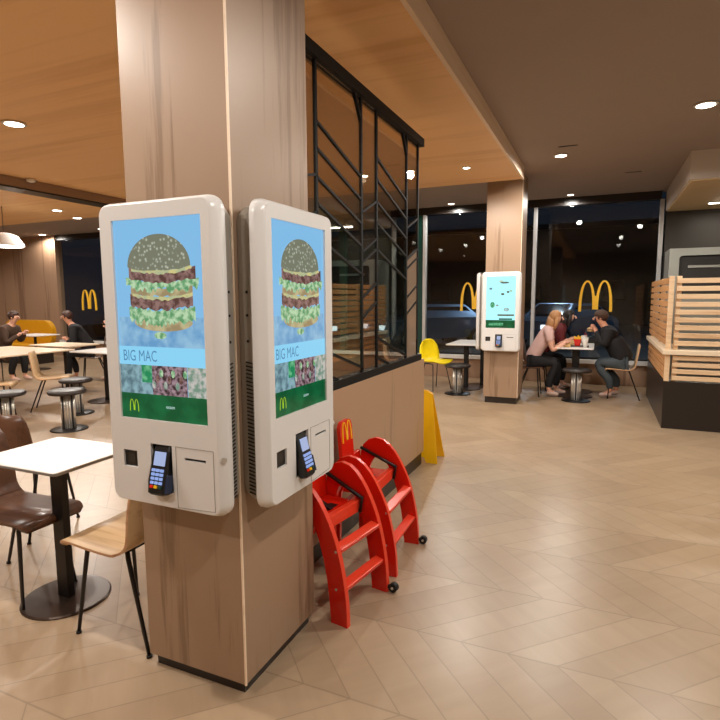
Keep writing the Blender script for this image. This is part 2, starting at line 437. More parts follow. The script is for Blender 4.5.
# ------------------------------------------------------------------ near column, low wall, glass screen
def column(name, label, x0, y0, x1, y1, pz, ztop, group='oak-clad columns'):
    t = thing(name, label, 'column', ((x0+x1)/2, (y0+y1)/2, 0), 0, group)
    cx, cy = (x0+x1)/2, (y0+y1)/2; hx, hy = (x1-x0)/2, (y1-y0)/2
    q = MB(); q.box((-hx, -hy, pz), (hx, hy, ztop), M['oak']); q.build('cladding', t)
    q = MB(); q.box((-hx+.02, -hy+.02, 0), (hx-.02, hy-.02, pz-.001), M['darkbase']); q.build('plinth', t)
    q = MB(); q.bar((hx+.001, -hy-.001, pz), (hx+.001, -hy-.001, ztop), .007, .007, M['soffit']); q.build('corner_strip', t)
    return t
column('column', 'light oak-clad column in the foreground carrying two large ordering kiosks', -1.637, 1.55, -1.162, 2.085, .05, 2.999, None)
column('column', 'light oak-clad column farther back by the windows with one kiosk facing us', -1.48, 7.69, -1.01, 8.22, .09, 3.149, None)

q = MB(); q.box((-1.56, 2.086, .116), (-1.41, 4.60, .955), M['oak_y'], .003); wl = struct(q.build('wall_partition'))
q = MB(); q.box((-1.545, 2.09, 0), (-1.425, 4.585, .1155), M['darkbase']); struct(q.build('baseboard_partition'))

gs = thing('glass_screen', 'tall black-framed glass screen with chevron bars standing on the low oak wall', 'screen', (-1.41, 2.09, .955))
gx = -.02
def P3(y, z): return (gx, y-2.09, z-.955)
q = MB(); q.box((gx-.05, 0, .001), (gx+.02, 2.43, .052), M['satinblack']); q.build('bottom_rail', gs)
q = MB(); q.box((gx-.05, 0, 1.79), (gx+.03, 2.43, 1.852), M['satinblack']); q.build('top_rail', gs)
vy = [2.12, 2.661, 3.264, 3.523, 4.15, 4.434, 4.50]
for y in vy[1:6]:
    q = MB(); q.bar(P3(y, 1.007), P3(y, 2.744), .016, .022, M['satinblack'], up=(0, 1, 0)); q.build('mullion', gs)
for y in (3.264, 4.15):
    q = MB(); q.bar(P3(y, 2.60), P3(y-.10, 2.743), .02, .02, M['satinblack'], up=(1, 0, 0)); q.build('brace', gs)
def zig(y0, y1, zs, dz):
    for z in zs:
        q = MB()
        a, b = z, z+dz
        ya, yb = y0, y1
        lo, hi = 1.008, 2.743
        def clip(ya, a, yb, b):
            if a < lo: t = (lo-a)/(b-a); ya, a = ya+(yb-ya)*t, lo
            if b < lo: t = (lo-a)/(b-a); yb, b = ya+(yb-ya)*t, lo
            return ya, a, yb, b
        ya, a, yb, b = clip(ya, a, yb, b)
        q.bar(P3(ya, a), P3(yb, b), .014, .016, M['satinblack'], up=(1, 0, 0))
        q.build('chevron_bar', gs)
ZA = [2.44, 2.30, 2.15, 2.01, 1.83, 1.22, 1.08]
zig(2.661, 3.264, ZA, -.18)
zig(3.523, 4.15, ZA, -.19)
ZN = [2.04, 1.79, 1.72, 1.49, 1.36]
zig(3.264, 3.523, ZN, .11); zig(4.15, 4.434, ZN, .11); zig(2.13, 2.661, [1.82, 1.57, 1.45, 2.02], .14)
def pane(y0, y1, bands, dz):
    """glass of one bay, cut into slanted bands between the chevron bars"""
    q = MB(); zs = [2.743]+[b[0] for b in bands]; lo = 1.008
    prev = (2.743, 2.743)
    mats = [b[1] for b in bands]
    for (z, m) in bands:
        cur = (max(lo, z), max(lo, z+dz))
        if cur[0] == lo and cur[1] == lo and prev == (lo, lo): continue
        pts = [(y0, cur[0]), (y1, cur[1]), (y1, prev[1]), (y0, prev[0])]
        q.prism([Vector(P3(a, b)) for a, b in pts], (-.006, 0, 0), m); prev = cur
    q.build('glass_pane', gs)
Bz, G, F = M['pglass_b'], M['pglass_g'], M['pglass_f']
bandsA = [(2.44, Bz), (2.30, Bz), (2.15, Bz), (2.01, Bz), (1.83, G), (1.22, G), (1.08, Bz), (1.0, Bz)]
pane(2.672, 3.253, bandsA, -.18); pane(3.534, 4.14, bandsA, -.19)
bandsN = [(2.04, Bz), (1.79, Bz), (1.72, G), (1.49, Bz), (1.36, Bz), (.6, Bz)]
pane(3.275, 3.512, bandsN, .11)
pane(4.161, 4.423, [(2.04, Bz), (1.79, Bz), (1.72, F), (1.49, F), (1.36, F), (.6, F)], .11)
pane(2.13, 2.65, [(2.02, Bz), (1.82, Bz), (1.57, G), (1.45, G), (.6, Bz)], .14)

# ------------------------------------------------------------------ kiosks
SW, SH = .3935, .6995
S_bg = glow('display_sky_blue', (128, 186, 228), 1.0, (76, 176, 238), 1, 'gradz', thr=(1.36, 1.62))
S_bun = glow('display_sesame_bun', (196, 202, 184), .85, (128, 132, 112), 70, 'voronoi', thr=(.14, .42))  # greyed tones: washed-out look of reflections put into the bun colour
S_bun2 = glow('display_bun', (208, 196, 150), .8, (170, 150, 112), 22)
S_patty = glow('display_patty', (92, 62, 58), .9, (150, 118, 112), 45)
S_let = glow('display_lettuce', (96, 158, 108), .9, (190, 222, 180), 48)
S_che = glow('display_cheese', (216, 206, 140), .9, (180, 190, 150), 30)
S_band = glow('display_pale_band', (136, 208, 242), 1.0)
S_txt = glow('display_lettering', (84, 140, 182), .9)
S_green = glow('display_green', (0, 84, 46), .9, (10, 104, 60), 12)
S_gold = glow('display_gold', (176, 214, 40), .9)
S_white = glow('display_white', (196, 230, 226), 1.0)
S_th1 = glow('display_thumb_salad', (96, 128, 140), .8, (150, 190, 200), 30)
S_th2 = glow('display_thumb_green', (30, 140, 90), .9, (110, 190, 140), 40)
S_th3 = glow('display_thumb_grill', (62, 44, 48), .9, (168, 140, 150), 60)
S_th4 = glow('display_thumb_pale', (200, 196, 190), .9, (120, 150, 132), 50)
S_tabletop = glow('display_tabletop', (104, 160, 208), .9, (150, 196, 226), 14)  # bluish tabletop of the pictured burger
S_cyan = glow('display_cyan_white', (170, 238, 246), 1.25, (228, 250, 246), 1, 'gradz', thr=(1.1, 1.7))
S_item = glow('display_small_items', (60, 80, 70), .9, (130, 130, 100), 60)
S_key = glow('keypad_light', (150, 175, 235), .9)
S_lcd = glow('lcd_light', (170, 185, 225), .9)

def screen_big():
    q = MB(); Z0 = 1.0714; k = [0]
    def pt(s, t, lv): return (-SW/2+s*SW, -.0005*lv, Z0+t*SH)
    def sh(pts, m, lv): q.poly([pt(s, t, lv) for s, t in pts], m)
    def rect(s0, t0, s1, t1, m, lv): sh([(s0, t0), (s1, t0), (s1, t1), (s0, t1)], m, lv)
    rect(0, 0, 1, 1, S_bg, 0)
    rect(0.02, .37, .98, .52, S_tabletop, 1)
    def ell(cx, cy, rx, ry, a0, a1, n=24): return [(cx+rx*cos(math.radians(a0+(a1-a0)*i/n)), cy+ry*sin(math.radians(a0+(a1-a0)*i/n))) for i in range(n+1)]
    def wavy(x0, x1, yt, yb, amp, n, sag, seed):
        rg = random.Random(seed); T = []; B = []
        for i in range(n+1):
            x = x0+(x1-x0)*i/n; c = -sag*(1-((2*i/n-1)**2))
            T.append((x, yt+c+rg.uniform(-amp, amp)*.4)); B.append((x, yb+c+rg.uniform(-amp, amp)))
        return B+T[::-1]
    cx = .535
    sh(ell(cx, .495, .33, .045, 180, 360)+ell(cx, .495, .33, .04, 0, 180)[1:-1], S_bun2, 2)      # heel
    sh(wavy(.15, .90, .575, .505, .022, 34, .02, 1), S_let, 3)
    sh(wavy(.17, .88, .635, .575, .008, 24, .018, 2), S_patty, 4)
    sh(wavy(.20, .88, .64, .625, .006, 20, .02, 3), S_che, 5)
    sh(wavy(.18, .88, .672, .632, .010, 18, .012, 4), S_bun2, 4)
    sh(wavy(.13, .95, .715, .668, .018, 34, .018, 5), S_let, 5)
    sh(wavy(.17, .92, .765, .71, .008, 24, .022, 6), S_patty, 6)
    sh(wavy(.20, .88, .768, .752, .006, 22, .02, 7), S_che, 7)
    sh(ell(cx-.02, .768, .355, .155, 0, 180)+wavy(.17, .86, .768, .76, .003, 12, .012, 8)[0:13][1:-1], S_bun, 8)
    sh(ell(.50, .43, .07, .018, 0, 360, 14)[:-1], S_let, 3)
    rect(0, .278, 1, .372, S_band, 3)
    rect(0, .128, .26, .278, S_th1, 2); rect(.26, .19, .38, .278, S_th2, 3); rect(.26, .128, .38, .19, S_th1, 3)
    rect(.38, .128, .78, .278, S_th3, 2); rect(.785, .128, 1, .278, S_th4, 2)
    for i in range(9):
        a = (i*.045+.40, .15+.03*((i*7) % 3)); sh(ell(a[0], a[1]+.03, .022, .02, 0, 360, 10)[:-1], (S_th4, S_patty, S_let)[i % 3], 4)
    rect(0, 0, 1, .130, S_green, 4)
    text_faces(q, 'BIG MAC', .056, S_txt, pt(.045, .298, 5), (1, 0, 0), (0, 0, 1), .72)
    text_faces(q, 'essen', .018, S_white, pt(.53, .064, 5), (1, 0, 0), (0, 0, 1), 1)
    L = arches_loop(.044, .044)
    o_ = Vector(pt(.15, .035, 5)); q.poly([o_+Vector((x, 0, z)) for x, z in L], S_gold)
    return q
def screen_far():
    q = MB(); Z0 = 1.0714
    def pt(s, t, lv): return (-SW/2+s*SW, -.0012*lv, Z0+t*SH)
    def rect(s0, t0, s1, t1, m, lv): q.poly([pt(s0, t0, lv), pt(s1, t0, lv), pt(s1, t1, lv), pt(s0, t1, lv)], m)
    def blob(cx, cy, rx, ry, m): q.poly([pt(cx+rx*cos(a*PI/5), cy+ry*sin(a*PI/5), 1) for a in range(10)], m)
    rect(0, 0, 1, 1, S_cyan, 0)
    blob(.62, .88, .16, .018, S_item); blob(.50, .91, .08, .012, S_che)
    blob(.56, .66, .06, .022, S_item); blob(.74, .70, .05, .02, S_item); blob(.84, .72, .05, .018, S_let)
    blob(.15, .765, .05, .022, S_th1); blob(.22, .45, .08, .06, S_th2); blob(.38, .44, .05, .018, S_th4)
    blob(.70, .36, .09, .035, S_th4); blob(.70, .36, .05, .02, S_cyan)
    rect(.40, .235, .96, .268, S_item, 1); rect(.45, .16, .9, .19, S_green, 1)
    rect(0, 0, 1, .155, S_green, 1); rect(.1, .05, .6, .1, S_th2, 2)
    return q

def kiosk(name, label, loc, rz, far=False, off=0):
    t = thing(name, label, 'kiosk', loc, rz, None)
    zc = 1.291
    def lp(hw, hh, r, y): return [(x, y, z) for x, z in rrect(hw, hh, r, off, zc)]
    q = MB()
    q.loft([lp(.242, .531, .034, 0), lp(.248, .535, .038, .005), lp(.264, .543, .05, .024), lp(.267, .545, .053, .034), lp(.267, .545, .053, .050)], M['kioskwhite'], smooth=True)
    holes = [[(-SW/2, 1.0714), (SW/2, 1.0714), (SW/2, 1.0714+SH), (-SW/2, 1.0714+SH)],
             [(-.197, .888), (-.130, .888), (-.130, .950), (-.197, .950)],
             [(-.064, .815), (.034, .815), (.034, .985), (-.064, .985)],
             [(.090, .940), (.182, .940), (.182, .9495), (.090, .9495)]]
    q.plate_with_holes([(x, z) for x, _, z in lp(.242, .531, .034, 0)], holes, 0, .012, M['kioskwhite'])
    q.build('front_panel', t, weld=True)
    q = MB(); q.loft([lp(.252, .530, .05, .0505), lp(.244, .526, .05, .10), lp(.236, .516, .05, .123)], M['kioskgrey'], True, True); q.build('rear_housing', t)
    for s in (-1, 1):
        q = MB()
        q.bar((off+s*.2505, .062, .79), (off+s*.2505, .062, 1.58), .004, .004, M['kioskgrey'])
        for z0 in [.80+i*.0135 for i in range(36)]: q.bar((off+s*.2512, .062, z0), (off+s*.2462, .094, z0+.004), .003, .005, M['black'], up=(0, 0, 1))
        q.build('vent_strip', t)
        for z0 in (1.35, 1.44, 1.52):
            q = MB(); q.tube([(off+s*.246, .082, z0), (off+s*.2492, .082, z0)], .005, M['black'], 8); q.build('bolt', t)
    q = screen_far() if far else screen_big()
    o = q.build('screen', t); o.location = (0, .0085, 0)
    q = MB(); b = .003
    for a, c in (((-SW/2, .0086, 1.0714-.0), (SW/2, .0115, 1.0714+SH)),): q.box(a, c, M['black'])
    q.build('screen_backing', t)
    q = MB(); q.box((-.196, .0075, .889), (-.131, .0118, .949), M['black']); q.box((-.180, .0065, .902), (-.147, .0074, .936), M['darkwall']); q.build('scanner_window', t)
    q = MB(); q.box((.091, .0070, .9405), (.181, .0118, .949), M['black']); q.build('receipt_slot', t)
    q = MB()
    for a, c in (((.052, .764), (.052, .985)), ((.052, .985), (.215, .985)), ((.215, .985), (.215, .772)), ((.215, .772), (.052, .764))):
        q.bar((a[0], -.0004, a[1]), (c[0], -.0004, c[1]), .0012, .0012, M['seamgrey'], up=(0, 1, 0))
    q.build('printer_door_seam', t)
    q = MB(); q.tube([(off+.254, .016, .955), (off+.264, .008, .957)], .009, M['chrome'], 12); q.build('key_lock', t)
    # recess behind the terminal
    q = MB(); q.box((-.064, .045, .815), (.034, .048, .985), M['black'])
    for a, c in (((-.066, .0121, .813), (-.0641, .048, .987)), ((.0341, .0121, .813), (.036, .048, .987)), ((-.064, .0121, .8131), (.034, .048, .8149)), ((-.064, .0121, .9851), (.034, .048, .987))): q.box(a, c, M['black'])
    q.build('terminal_recess', t)
    # card terminal: tilted handset standing out of the recess
    Rx = Matrix.Rotation(math.radians(-14), 4, 'X')
    tb = MB()
    prof = [(-.036, .178, .030), (-.040, .12, .034), (-.043, .06, .040), (-.040, .015, .036), (-.030, 0, .028)]
    L = []
    def ring(hw, z, d): return [(x*hw, y*d, z) for x, y in ((-1, -.4), (-.8, -.5), (.8, -.5), (1, -.4), (1, .4), (.8, .5), (-.8, .5), (-1, .4))]
    tb.loft([ring(.028, 0, .024), ring(.038, .006, .034), ring(.042, .05, .040), ring(.040, .11, .034), ring(.037, .155, .030), ring(.034, .172, .024)], M['black'], True, True, False)
    tbo = tb.build('card_terminal', t); tbo.matrix_local = Matrix.Translation((-.015, -.022, .808)) @ Rx
    tbo['label'] = 'dark handheld card terminal leaning out of its recess'
    d = MB(); d.box((-.024, -.0205, .103), (.026, -.0165, .152), S_lcd, .001); d.build('display', tbo)
    d = MB()
    for r in range(5):
        for c in range(3): d.box((-.026+c*.019, -.0235, .024+r*.0145), (-.026+c*.019+.014, -.0175, .024+r*.0145+.010), (S_key if r else (M['red'], M['yellow'], M['greenmetal'])[c]), .001)
    d.build('keypad', tbo)
    d = MB(); d.box((.0385, -.018, .01), (.048, .016, .075), M['navy'], .003); d.build('card_slot', tbo)
    return t
kiosk('ordering_kiosk', 'left-hand white self-order kiosk on the near column, burger on its screen', (-1.389, 1.427, 0), 0, off=-.010)
kiosk('ordering_kiosk', 'right-hand white self-order kiosk on the near column, facing the aisle and red high chairs', (-1.036, 1.800, 0), PI/2, off=.012)
kiosk('ordering_kiosk', 'small distant white kiosk with pale cyan menu screen on the far column', (-1.245, 7.566, 0), 0, far=True)
kiosk('ordering_kiosk', 'distant kiosk seen edge-on at the left side of the far column', (-1.604, 7.955, 0), -PI/2, far=True)

# ------------------------------------------------------------------ chairs, tables, stools
def make_chair(name, label, m_shell, m_edge, group):
    t = thing(name, label, 'chair', (0, 0, 0), 0, group)
    prof = []       # (x, z) along the shell from the front lip to the top of the back
    for k in range(6): a = math.radians(100-k*20); prof.append((.175+.035*sin(a), .413+.035*cos(a)+.0))
    prof = [(.208, .405), (.204, .425), (.192, .441), (.175, .449), (.12, .449), (.04, .443), (-.05, .438), (-.11, .437)]
    for k in range(1, 8): a = math.radians(k*11.5); prof.append((-.11-.09*sin(a), .527-.09*cos(a)))
    lx, lz = prof[-1]
    for k in range(1, 8): prof.append((lx-.006*k, lz+.041*k))
    def half(i):
        n = len(prof)-1
        w = .205-.0*(i/n)
        if i < 4: w = .165+.04*math.sqrt(1-((4-i)/4)**2)
        if i > n-5: w = .155+.045*math.sqrt(max(0, 1-((i-(n-5))/5)**2))
        if 9 <= i <= n-5: w = .19+.01*(i-9)/max(1, n-14)
        return w
    def strip(i0, i1, nm):
        q = MB(); th = .011; g = []
        for i in range(i0, i1+1):
            x, z = prof[i]; a = prof[max(0, i-1)]; b = prof[min(len(prof)-1, i+1)]
            tx, tz = b[0]-a[0], b[1]-a[1]; l = math.hypot(tx, tz); nx, nz = -tz/l, tx/l
            w = half(i); g.append([(x, -w, z), (x, w, z), (x-nx*-th, w, z-nz*-th) if False else (x+nx*th, w, z+nz*th), (x+nx*th, -w, z+nz*th)])
        R = [[q.bm.verts.new(p) for p in r] for r in g]
        for A, B in zip(R, R[1:]):
            for k in range(4):
                f = q.bm.faces.new((A[k], A[(k+1) % 4], B[(k+1) % 4], B[k])); f.smooth = k in (0, 2)
                f.material_index = q.mi(m_shell if k in (0, 2) else m_edge)
        for r_ in (R[0][::-1], R[-1]):
            f = q.bm.faces.new(r_); f.material_index = q.mi(m_edge)
        return q.build(nm, t)
    strip(0, 10, 'seat'); strip(10, len(prof)-1, 'backrest')
    q = MB()
    for s in (-1, 1): q.tube([(.12, s*.11, .428), (-.13, s*.11, .420)], .009, M['blackmetal'], 8)
    q.tube([(.11, -.11, .424), (.11, .11, .424)], .009, M['blackmetal'], 8); q.tube([(-.12, -.11, .416), (-.12, .11, .416)], .009, M['blackmetal'], 8)
    q.build('under_frame', t)
    for s in (-1, 1):
        for x, fx in ((.11, .15), (-.11, -.27)):
            q = MB(); q.tube([(x, s*.11, .425), (x+(fx-x)*.12, s*.125, .39), (fx, s*.17, .006)], [.010, .0105, .008], M['blackmetal'], 8)
            q.lathe([(.012, 0), (.012, .01)], M['rubber'], 10, (fx, s*.17, .0))
            q.build('leg', t)
    return t
oak = make_chair('bentwood_chair', 'oak plywood chair with black legs between the near white table and the near column', M['ply'], M['ply_edge'], None)
oak.location = (-1.945, 1.75, 0); oak.rotation_euler = (0, 0, PI)
wal = make_chair('bentwood_chair', 'dark walnut chair pushed under the left side of the near white table', M['walnut'], M['walnut'], None)
wal.location = (-2.683, 1.735, 0)
dup(wal, (-3.38, 2.32, 0), PI/2+.2, 'dark walnut chair just beyond the near white table at the left edge')
dup(oak, (-6.80, 5.02, 0), .75, 'oak chair in the left background, its back against the long pale table')
dup(oak, (-6.93, 4.32, 0), .75, 'oak chair at the extreme left edge, beside the long pale table near corner')
dup(oak, (.30, 8.82, 0), PI, 'oak chair carrying the man in the dark jacket, by the window')
dup(wal, (-.94, 8.58, 0), 0, 'dark chair under the woman in the pale pink tee')
dup(wal, (-.90, 9.22, 0), 0, 'dark chair under the dark-haired woman nearest the window')
dup(wal, (-8.58, 7.12, 0), 3.95, 'chair under the man with his face turned left in the left background')
dup(wal, (-8.02, 7.5, 0), 3.8, 'chair behind the left kiosk edge, in the left background')
dup(wal, (-10.0, 6.35, 0), .35, 'chair under the person in the brown jacket at the left edge')
dup(wal, (-6.1, 6.15, 0), PI*.8, 'thin-legged dark chair beside the left edge of the near kiosk')

wal.scale = (1.3, .85, 1)

def table(name, label, loc, sx, sy, m_top, base_r=.2, h=.75, rz=0, ped=(.075, .018), pedestals=((0, 0),), group=None):
    t = thing(name, label, 'table', loc, rz, group)
    q = MB()
    lp = lambda hw, hh, z: [(x, y, z) for x, y in rrect(hw, hh, .02)]
    q.loft([lp(sx/2, sy/2, h-.004), lp(sx/2-.002, sy/2-.002, h)], m_top, cap1=True)
    q.loft([lp(sx/2-.012, sy/2-.012, h-.022), lp(sx/2, sy/2, h-.014), lp(sx/2, sy/2, h-.004)], m_top if base_r > .25 else M['seamgrey'], cap0=True)
    q.build('tabletop', t, weld=True)
    for px, py in pedestals:
        q = MB(); q.box((px-ped[0]/2, py-ped[1]/2, .012), (px+ped[0]/2, py+ped[1]/2, h-.0225), M['blackmetal'], .003); 
        q.box((px-.10, py-.10, h-.03), (px+.10, py+.10, h-.0222), M['blackmetal']); q.build('pedestal', t)
        q = MB(); q.lathe([(base_r, .001), (base_r, .006), (base_r-.006, .012), (.02, .0121)], M['bronze'], 48, (px, py, 0), False); q.build('base_plate', t)
    return t
nt_ = table('cafe_table', 'small square white-topped table in the left foreground on a round dark base', (-2.41, 1.765, 0), .55, .46, M['white'], .205, rz=.02, ped=(.075, .04))
M['paletop'] = mat('pale_beige_laminate', (232, 212, 184), .3, 0, .02)
table('cafe_table', 'long pale beige table at the left edge of the photo', (-7.95, 4.85, 0), 1.5, 1.7, M['paletop'], .26, pedestals=((-.3, -.45), (.3, -.3)))
table('cafe_table', 'square white table behind the round stools in the left background', (-6.62, 5.72, 0), .75, .6, M['white'], .27)
table('cafe_table', 'pale table in front of the man in the dark jacket with white shirt', (-8.15, 6.25, 0), .95, .6, M['paletop'], .26)
table('cafe_table', 'small table seen against the yellow curved bench in the left background', (-11.0, 7.75, 0), .8, .6, M['white'], .26)
table('cafe_table', 'narrow white table by the window left of the far column', (-1.88, 8.95, 0), .72, 1.0, M['white'], .26, pedestals=((-.1, -.15), (.1, .2)), ped=(.07, .07))
wt = table('cafe_table', 'window table with food where three people sit', (-.31, 8.9, 0), .50, 1.0, M['white'], .26, pedestals=((0, -.2), (0, .25)), ped=(.09, .07))

def make_stool(label):
    t = thing('round_stool', label, 'stool', (0, 0, 0), 0, 'fixed round stools')
    q = MB(); q.lathe([(.165, .415), (.192, .42), (.202, .437), (.200, .452), (.185, .464), (.14, .470), (.01, .472)], M['seatgrey'], 40); q.build('seat', t)
    q = MB(); q.lathe([(.064, .0195), (.064, .4145)], M['mullion'], 30, smooth=False)
    for k in range(16): a = 2*PI*k/16; q.tube([(.066*cos(a), .066*sin(a), .0195), (.066*cos(a), .066*sin(a), .4145)], .0095, M['chrome'] if k % 4 else M['seatgrey'], 8)  # some tubes dark: shading of the fluting put into the colour
    q.build('column', t)
    q = MB(); q.lathe([(.20, .001), (.20, .008), (.19, .014), (.08, .019)], M['blackmetal'], 40); q.build('base_plate', t)
    return t
st = make_stool('grey round stool on a chrome column, nearest in front of the left background tables')
st.location = (-5.57, 4.26, 0)
dup(st, (-6.25, 4.92, 0), 0, 'grey round stool just behind and right of the nearest round stool, left background')
dup(st, (-6.10, 3.90, 0), 0, 'grey round stool at the left edge above the near dark chair back')
dup(st, (-.27, 8.30, 0), 0, 'round stool on a steel column in front of the three diners')
dup(st, (-1.98, 8.22, 0), 0, 'round stool on a steel column beside the yellow shell chair')
for o in list(bpy.data.objects):
    if o.name.startswith('round_stool') and 'group' in o: del o['group']

# yellow shell chair
yc = thing('shell_chair', 'bright yellow plastic shell chair by the window left of the far column', 'chair', (-2.42, 8.50, 0), -.6)
q = MB(); g = []
prof = [(.22, .43, .17), (.20, .45, .20), (.1, .44, .215), (-.05, .43, .215), (-.14, .445, .21), (-.19, .52, .205), (-.21, .62, .20), (-.225, .72, .175), (-.23, .79, .12), (-.232, .815, .05)]
for (x, z, w) in prof:
    g.append([(x+.05*(abs(k)/4)**2*(1 if z > .5 else 0), w*k/4, z+.04*(abs(k)/4)**2*(1 if z < .5 else 0)) for k in range(-4, 5)])
R = [[q.bm.verts.new(p) for p in r] for r in g]
for A, B in zip(R, R[1:]):
    for k in range(8): f = q.bm.faces.new((A[k], A[k+1], B[k+1], B[k])); f.smooth = True; f.material_index = q.mi(M['yellow2'])
o = q.build('seat_shell', yc); md = o.modifiers.new('thick', 'SOLIDIFY'); md.thickness = .012
q = MB(); q.tube([(.1, -.14, .43), (-.12, -.14, .425), (-.12, .14, .425), (.1, .14, .43)], .007, M['blackmetal'], 8); q.build('under_frame', yc)
for s in (-1, 1):
    for a, b in ((.1, .18), (-.1, -.2)):
        q = MB(); q.tube([(a, s*.13, .425), (b, s*.19, .004)], .007, M['blackmetal'], 8); q.build('leg', yc)

# mustard curved bench by the left wall
mb = thing('curved_bench', 'mustard yellow bench with a rounded back against the brown wall, left background', 'bench', (-12.6, 8.7, 0), 0)
q = MB(); L = [(x, 0, z) for x, z in rrect(.85, .30, .27, 0, .70, 8)]; q.prism(L, (0, .12, 0), M['mustard']); q.build('backrest', mb)
q = MB(); q.box((-.8, -.5, .38), (.8, -.002, .46), M['mustard'], .02); q.build('seat', mb)
q = MB(); q.box((-.75, -.42, 0), (.75, .08, .379), M['darkbase']); q.build('base', mb)

# ------------------------------------------------------------------ red high chairs
def high_chair(label, y0, y1, rz=0, dx=0):
    t = thing('high_chair', label, 'high chair', (-1.2+dx, (y0+y1)/2, 0), rz, None)
    hy = (y1-y0)/2; ox = 1.2
    outer = [(-.94, 0), (-.943, .1), (-.955, .2), (-.975, .3), (-1.0, .39), (-1.035, .47), (-1.08, .55), (-1.13, .61), (-1.19, .645), (-1.25, .638), (-1.30, .60), (-1.318, .53), (-1.325, .4), (-1.328, .15), (-1.33, 0)]
    inner = [(-1.275, 0), (-1.272, .3), (-1.265, .42), (-1.24, .50), (-1.205, .535), (-1.165, .52), (-1.125, .46), (-1.09, .37), (-1.062, .27), (-1.042, .15), (-1.03, 0)]
    for s in (-1, 1):
        q = MB(); n = len(outer)
        yy = s*hy; th = .026
        # strip between outer and inner curve, resampled to the same count
        def resamp(P, n):
            for _ in range(2):
                N_ = [P[0]]
                for a, b in zip(P, P[1:]): N_ += [(a[0]*.75+b[0]*.25, a[1]*.75+b[1]*.25), (a[0]*.25+b[0]*.75, a[1]*.25+b[1]*.75)]
                P = N_+[P[-1]]
            d = [0]
            for a, b in zip(P, P[1:]): d.append(d[-1]+math.hypot(b[0]-a[0], b[1]-a[1]))
            out = []
            for i in range(n):
                t_ = d[-1]*i/(n-1); j = max(k for k in range(len(d)) if d[k] <= t_+1e-9); j = min(j, len(P)-2)
                u = (t_-d[j])/(d[j+1]-d[j]); out.append((P[j][0]+(P[j+1][0]-P[j][0])*u, P[j][1]+(P[j+1][1]-P[j][1])*u))
            return out
        A = resamp(outer, 30); B = resamp(inner[::-1], 30)
        rings = []
        for a, b in zip(A, B):
            rings.append([(a[0]+ox, yy-th/2, a[1]), (a[0]+ox, yy+th/2, a[1]), (b[0]+ox, yy+th/2, b[1]), (b[0]+ox, yy-th/2, b[1])])
        R = [[q.bm.verts.new(p) for p in r] for r in rings]
        for P_, Q_ in zip(R, R[1:]):
            for k in range(4):
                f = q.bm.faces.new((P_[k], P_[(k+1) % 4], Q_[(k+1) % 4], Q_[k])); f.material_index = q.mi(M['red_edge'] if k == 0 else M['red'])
        for r_ in (R[0][::-1], R[-1]): f = q.bm.faces.new(r_); f.material_index = q.mi(M['red'])
        for z in (.17, .35): q.tube([(ox-1.0, yy-th/2-.002, z), (ox-1.0, yy+th/2+.002, z)], .006, M['chrome'], 8)
        q.build('side_panel', t)
        if s < 0: continue
        w = MB(); w.tube([(ox-.915, yy-.004, .026), (ox-.915, yy+.026, .026)], .023, M['rubber'], 20); w.tube([(ox-.915, yy+.006, .026), (ox-.915, yy-.008, .026)], .007, M['chrome'], 10)
        w.bar((ox-.941, yy, .03), (ox-.915, yy, .028), .012, .016, M['rubber']); w.build('wheel', t)
    a = hy-.013
    for x, z in ((-1.01, .35), (-.985, .17)):
        q = MB(); q.bar((ox+x, -a, z), (ox+x, a, z-.0), .05, .022, M['red_edge'], up=(.25, 0, 1), bev=.004); q.build('rung', t)
    q = MB(); q.box((ox-1.32, -a, .425), (ox-1.12, a, .45), M['red'], .006); q.box((ox-1.135, -a, .40), (ox-1.10, a, .462), M['red_edge'], .004); q.box((ox-1.22, -.07, .4502), (ox-1.17, .07, .452), M['black']); q.build('seat', t)
    q = MB()
    lean = [(x, z) for x, z in rrect(.085, .17, .05, 0, .615, 5)]
    q.prism([(ox-1.325-(z-.45)*.08, x, z) for x, z in lean], (.022, 0, 0), M['red']); q.box((ox-1.34, -a, .44), (ox-1.315, a, .56), M['red'], .004); bk = q.build('backrest', t)
    e = MB(); arches(e, .135, .12, .006, M['yellow'], (ox-1.322, 0, .66), (0, 1, 0), (-.08, 0, 1), (1, 0, 0)); em = e.build('emblem', bk); em['label'] = 'yellow double-arch emblem'
    for s in (-1, 1):
        q = MB(); q.tube([(ox-1.31, s*(a-.012), .575), (ox-1.08, s*(a-.012), .475), (ox-1.095, s*(a-.012), .40)], .010, M['black'], 8); q.build('safety_bar', t)
    q = MB(); q.bar((ox-1.30, 0, .50), (ox-1.16, 0, .456), .03, .006, M['black']); q.build('strap', t)
    q = MB(); q.box((ox-1.30, -a, .30), (ox-1.27, a, .34), M['red'], .003); q.build('cross_brace', t)
    return t
high_chair('red plastic high chair nearest the near column and closest to the camera', 2.14, 2.50, -.16, -.02)
high_chair('red plastic high chair farther back, yellow double-arch emblem on its raised backrest', 2.61, 3.03, .03, -.01)

# wet floor sign
ws = thing('floor_sign', 'yellow folding floor sign standing at the end of the low oak wall', 'sign', (-1.52, 4.74, 0))
for s, yb in ((-1, -.12), (1, .12)):
    q = MB(); L = [(-.21, yb, .003), (-.13, yb, .003), (-.11, yb*.93, .05), (.11, yb*.93, .05), (.13, yb, .003), (.235, yb, .003), (.15, 0+s*.006, .62), (.10, s*.006, .65), (-.10, s*.006, .65), (-.14, s*.006, .62)]
    q.prism(L, (0, .008*s, 0), M['yellow']); q.build('panel', ws)
q = MB(); q.tube([(-.1, 0, .635), (.1, 0, .635)], .008, M['mustard'], 8); q.build('hinge', ws)

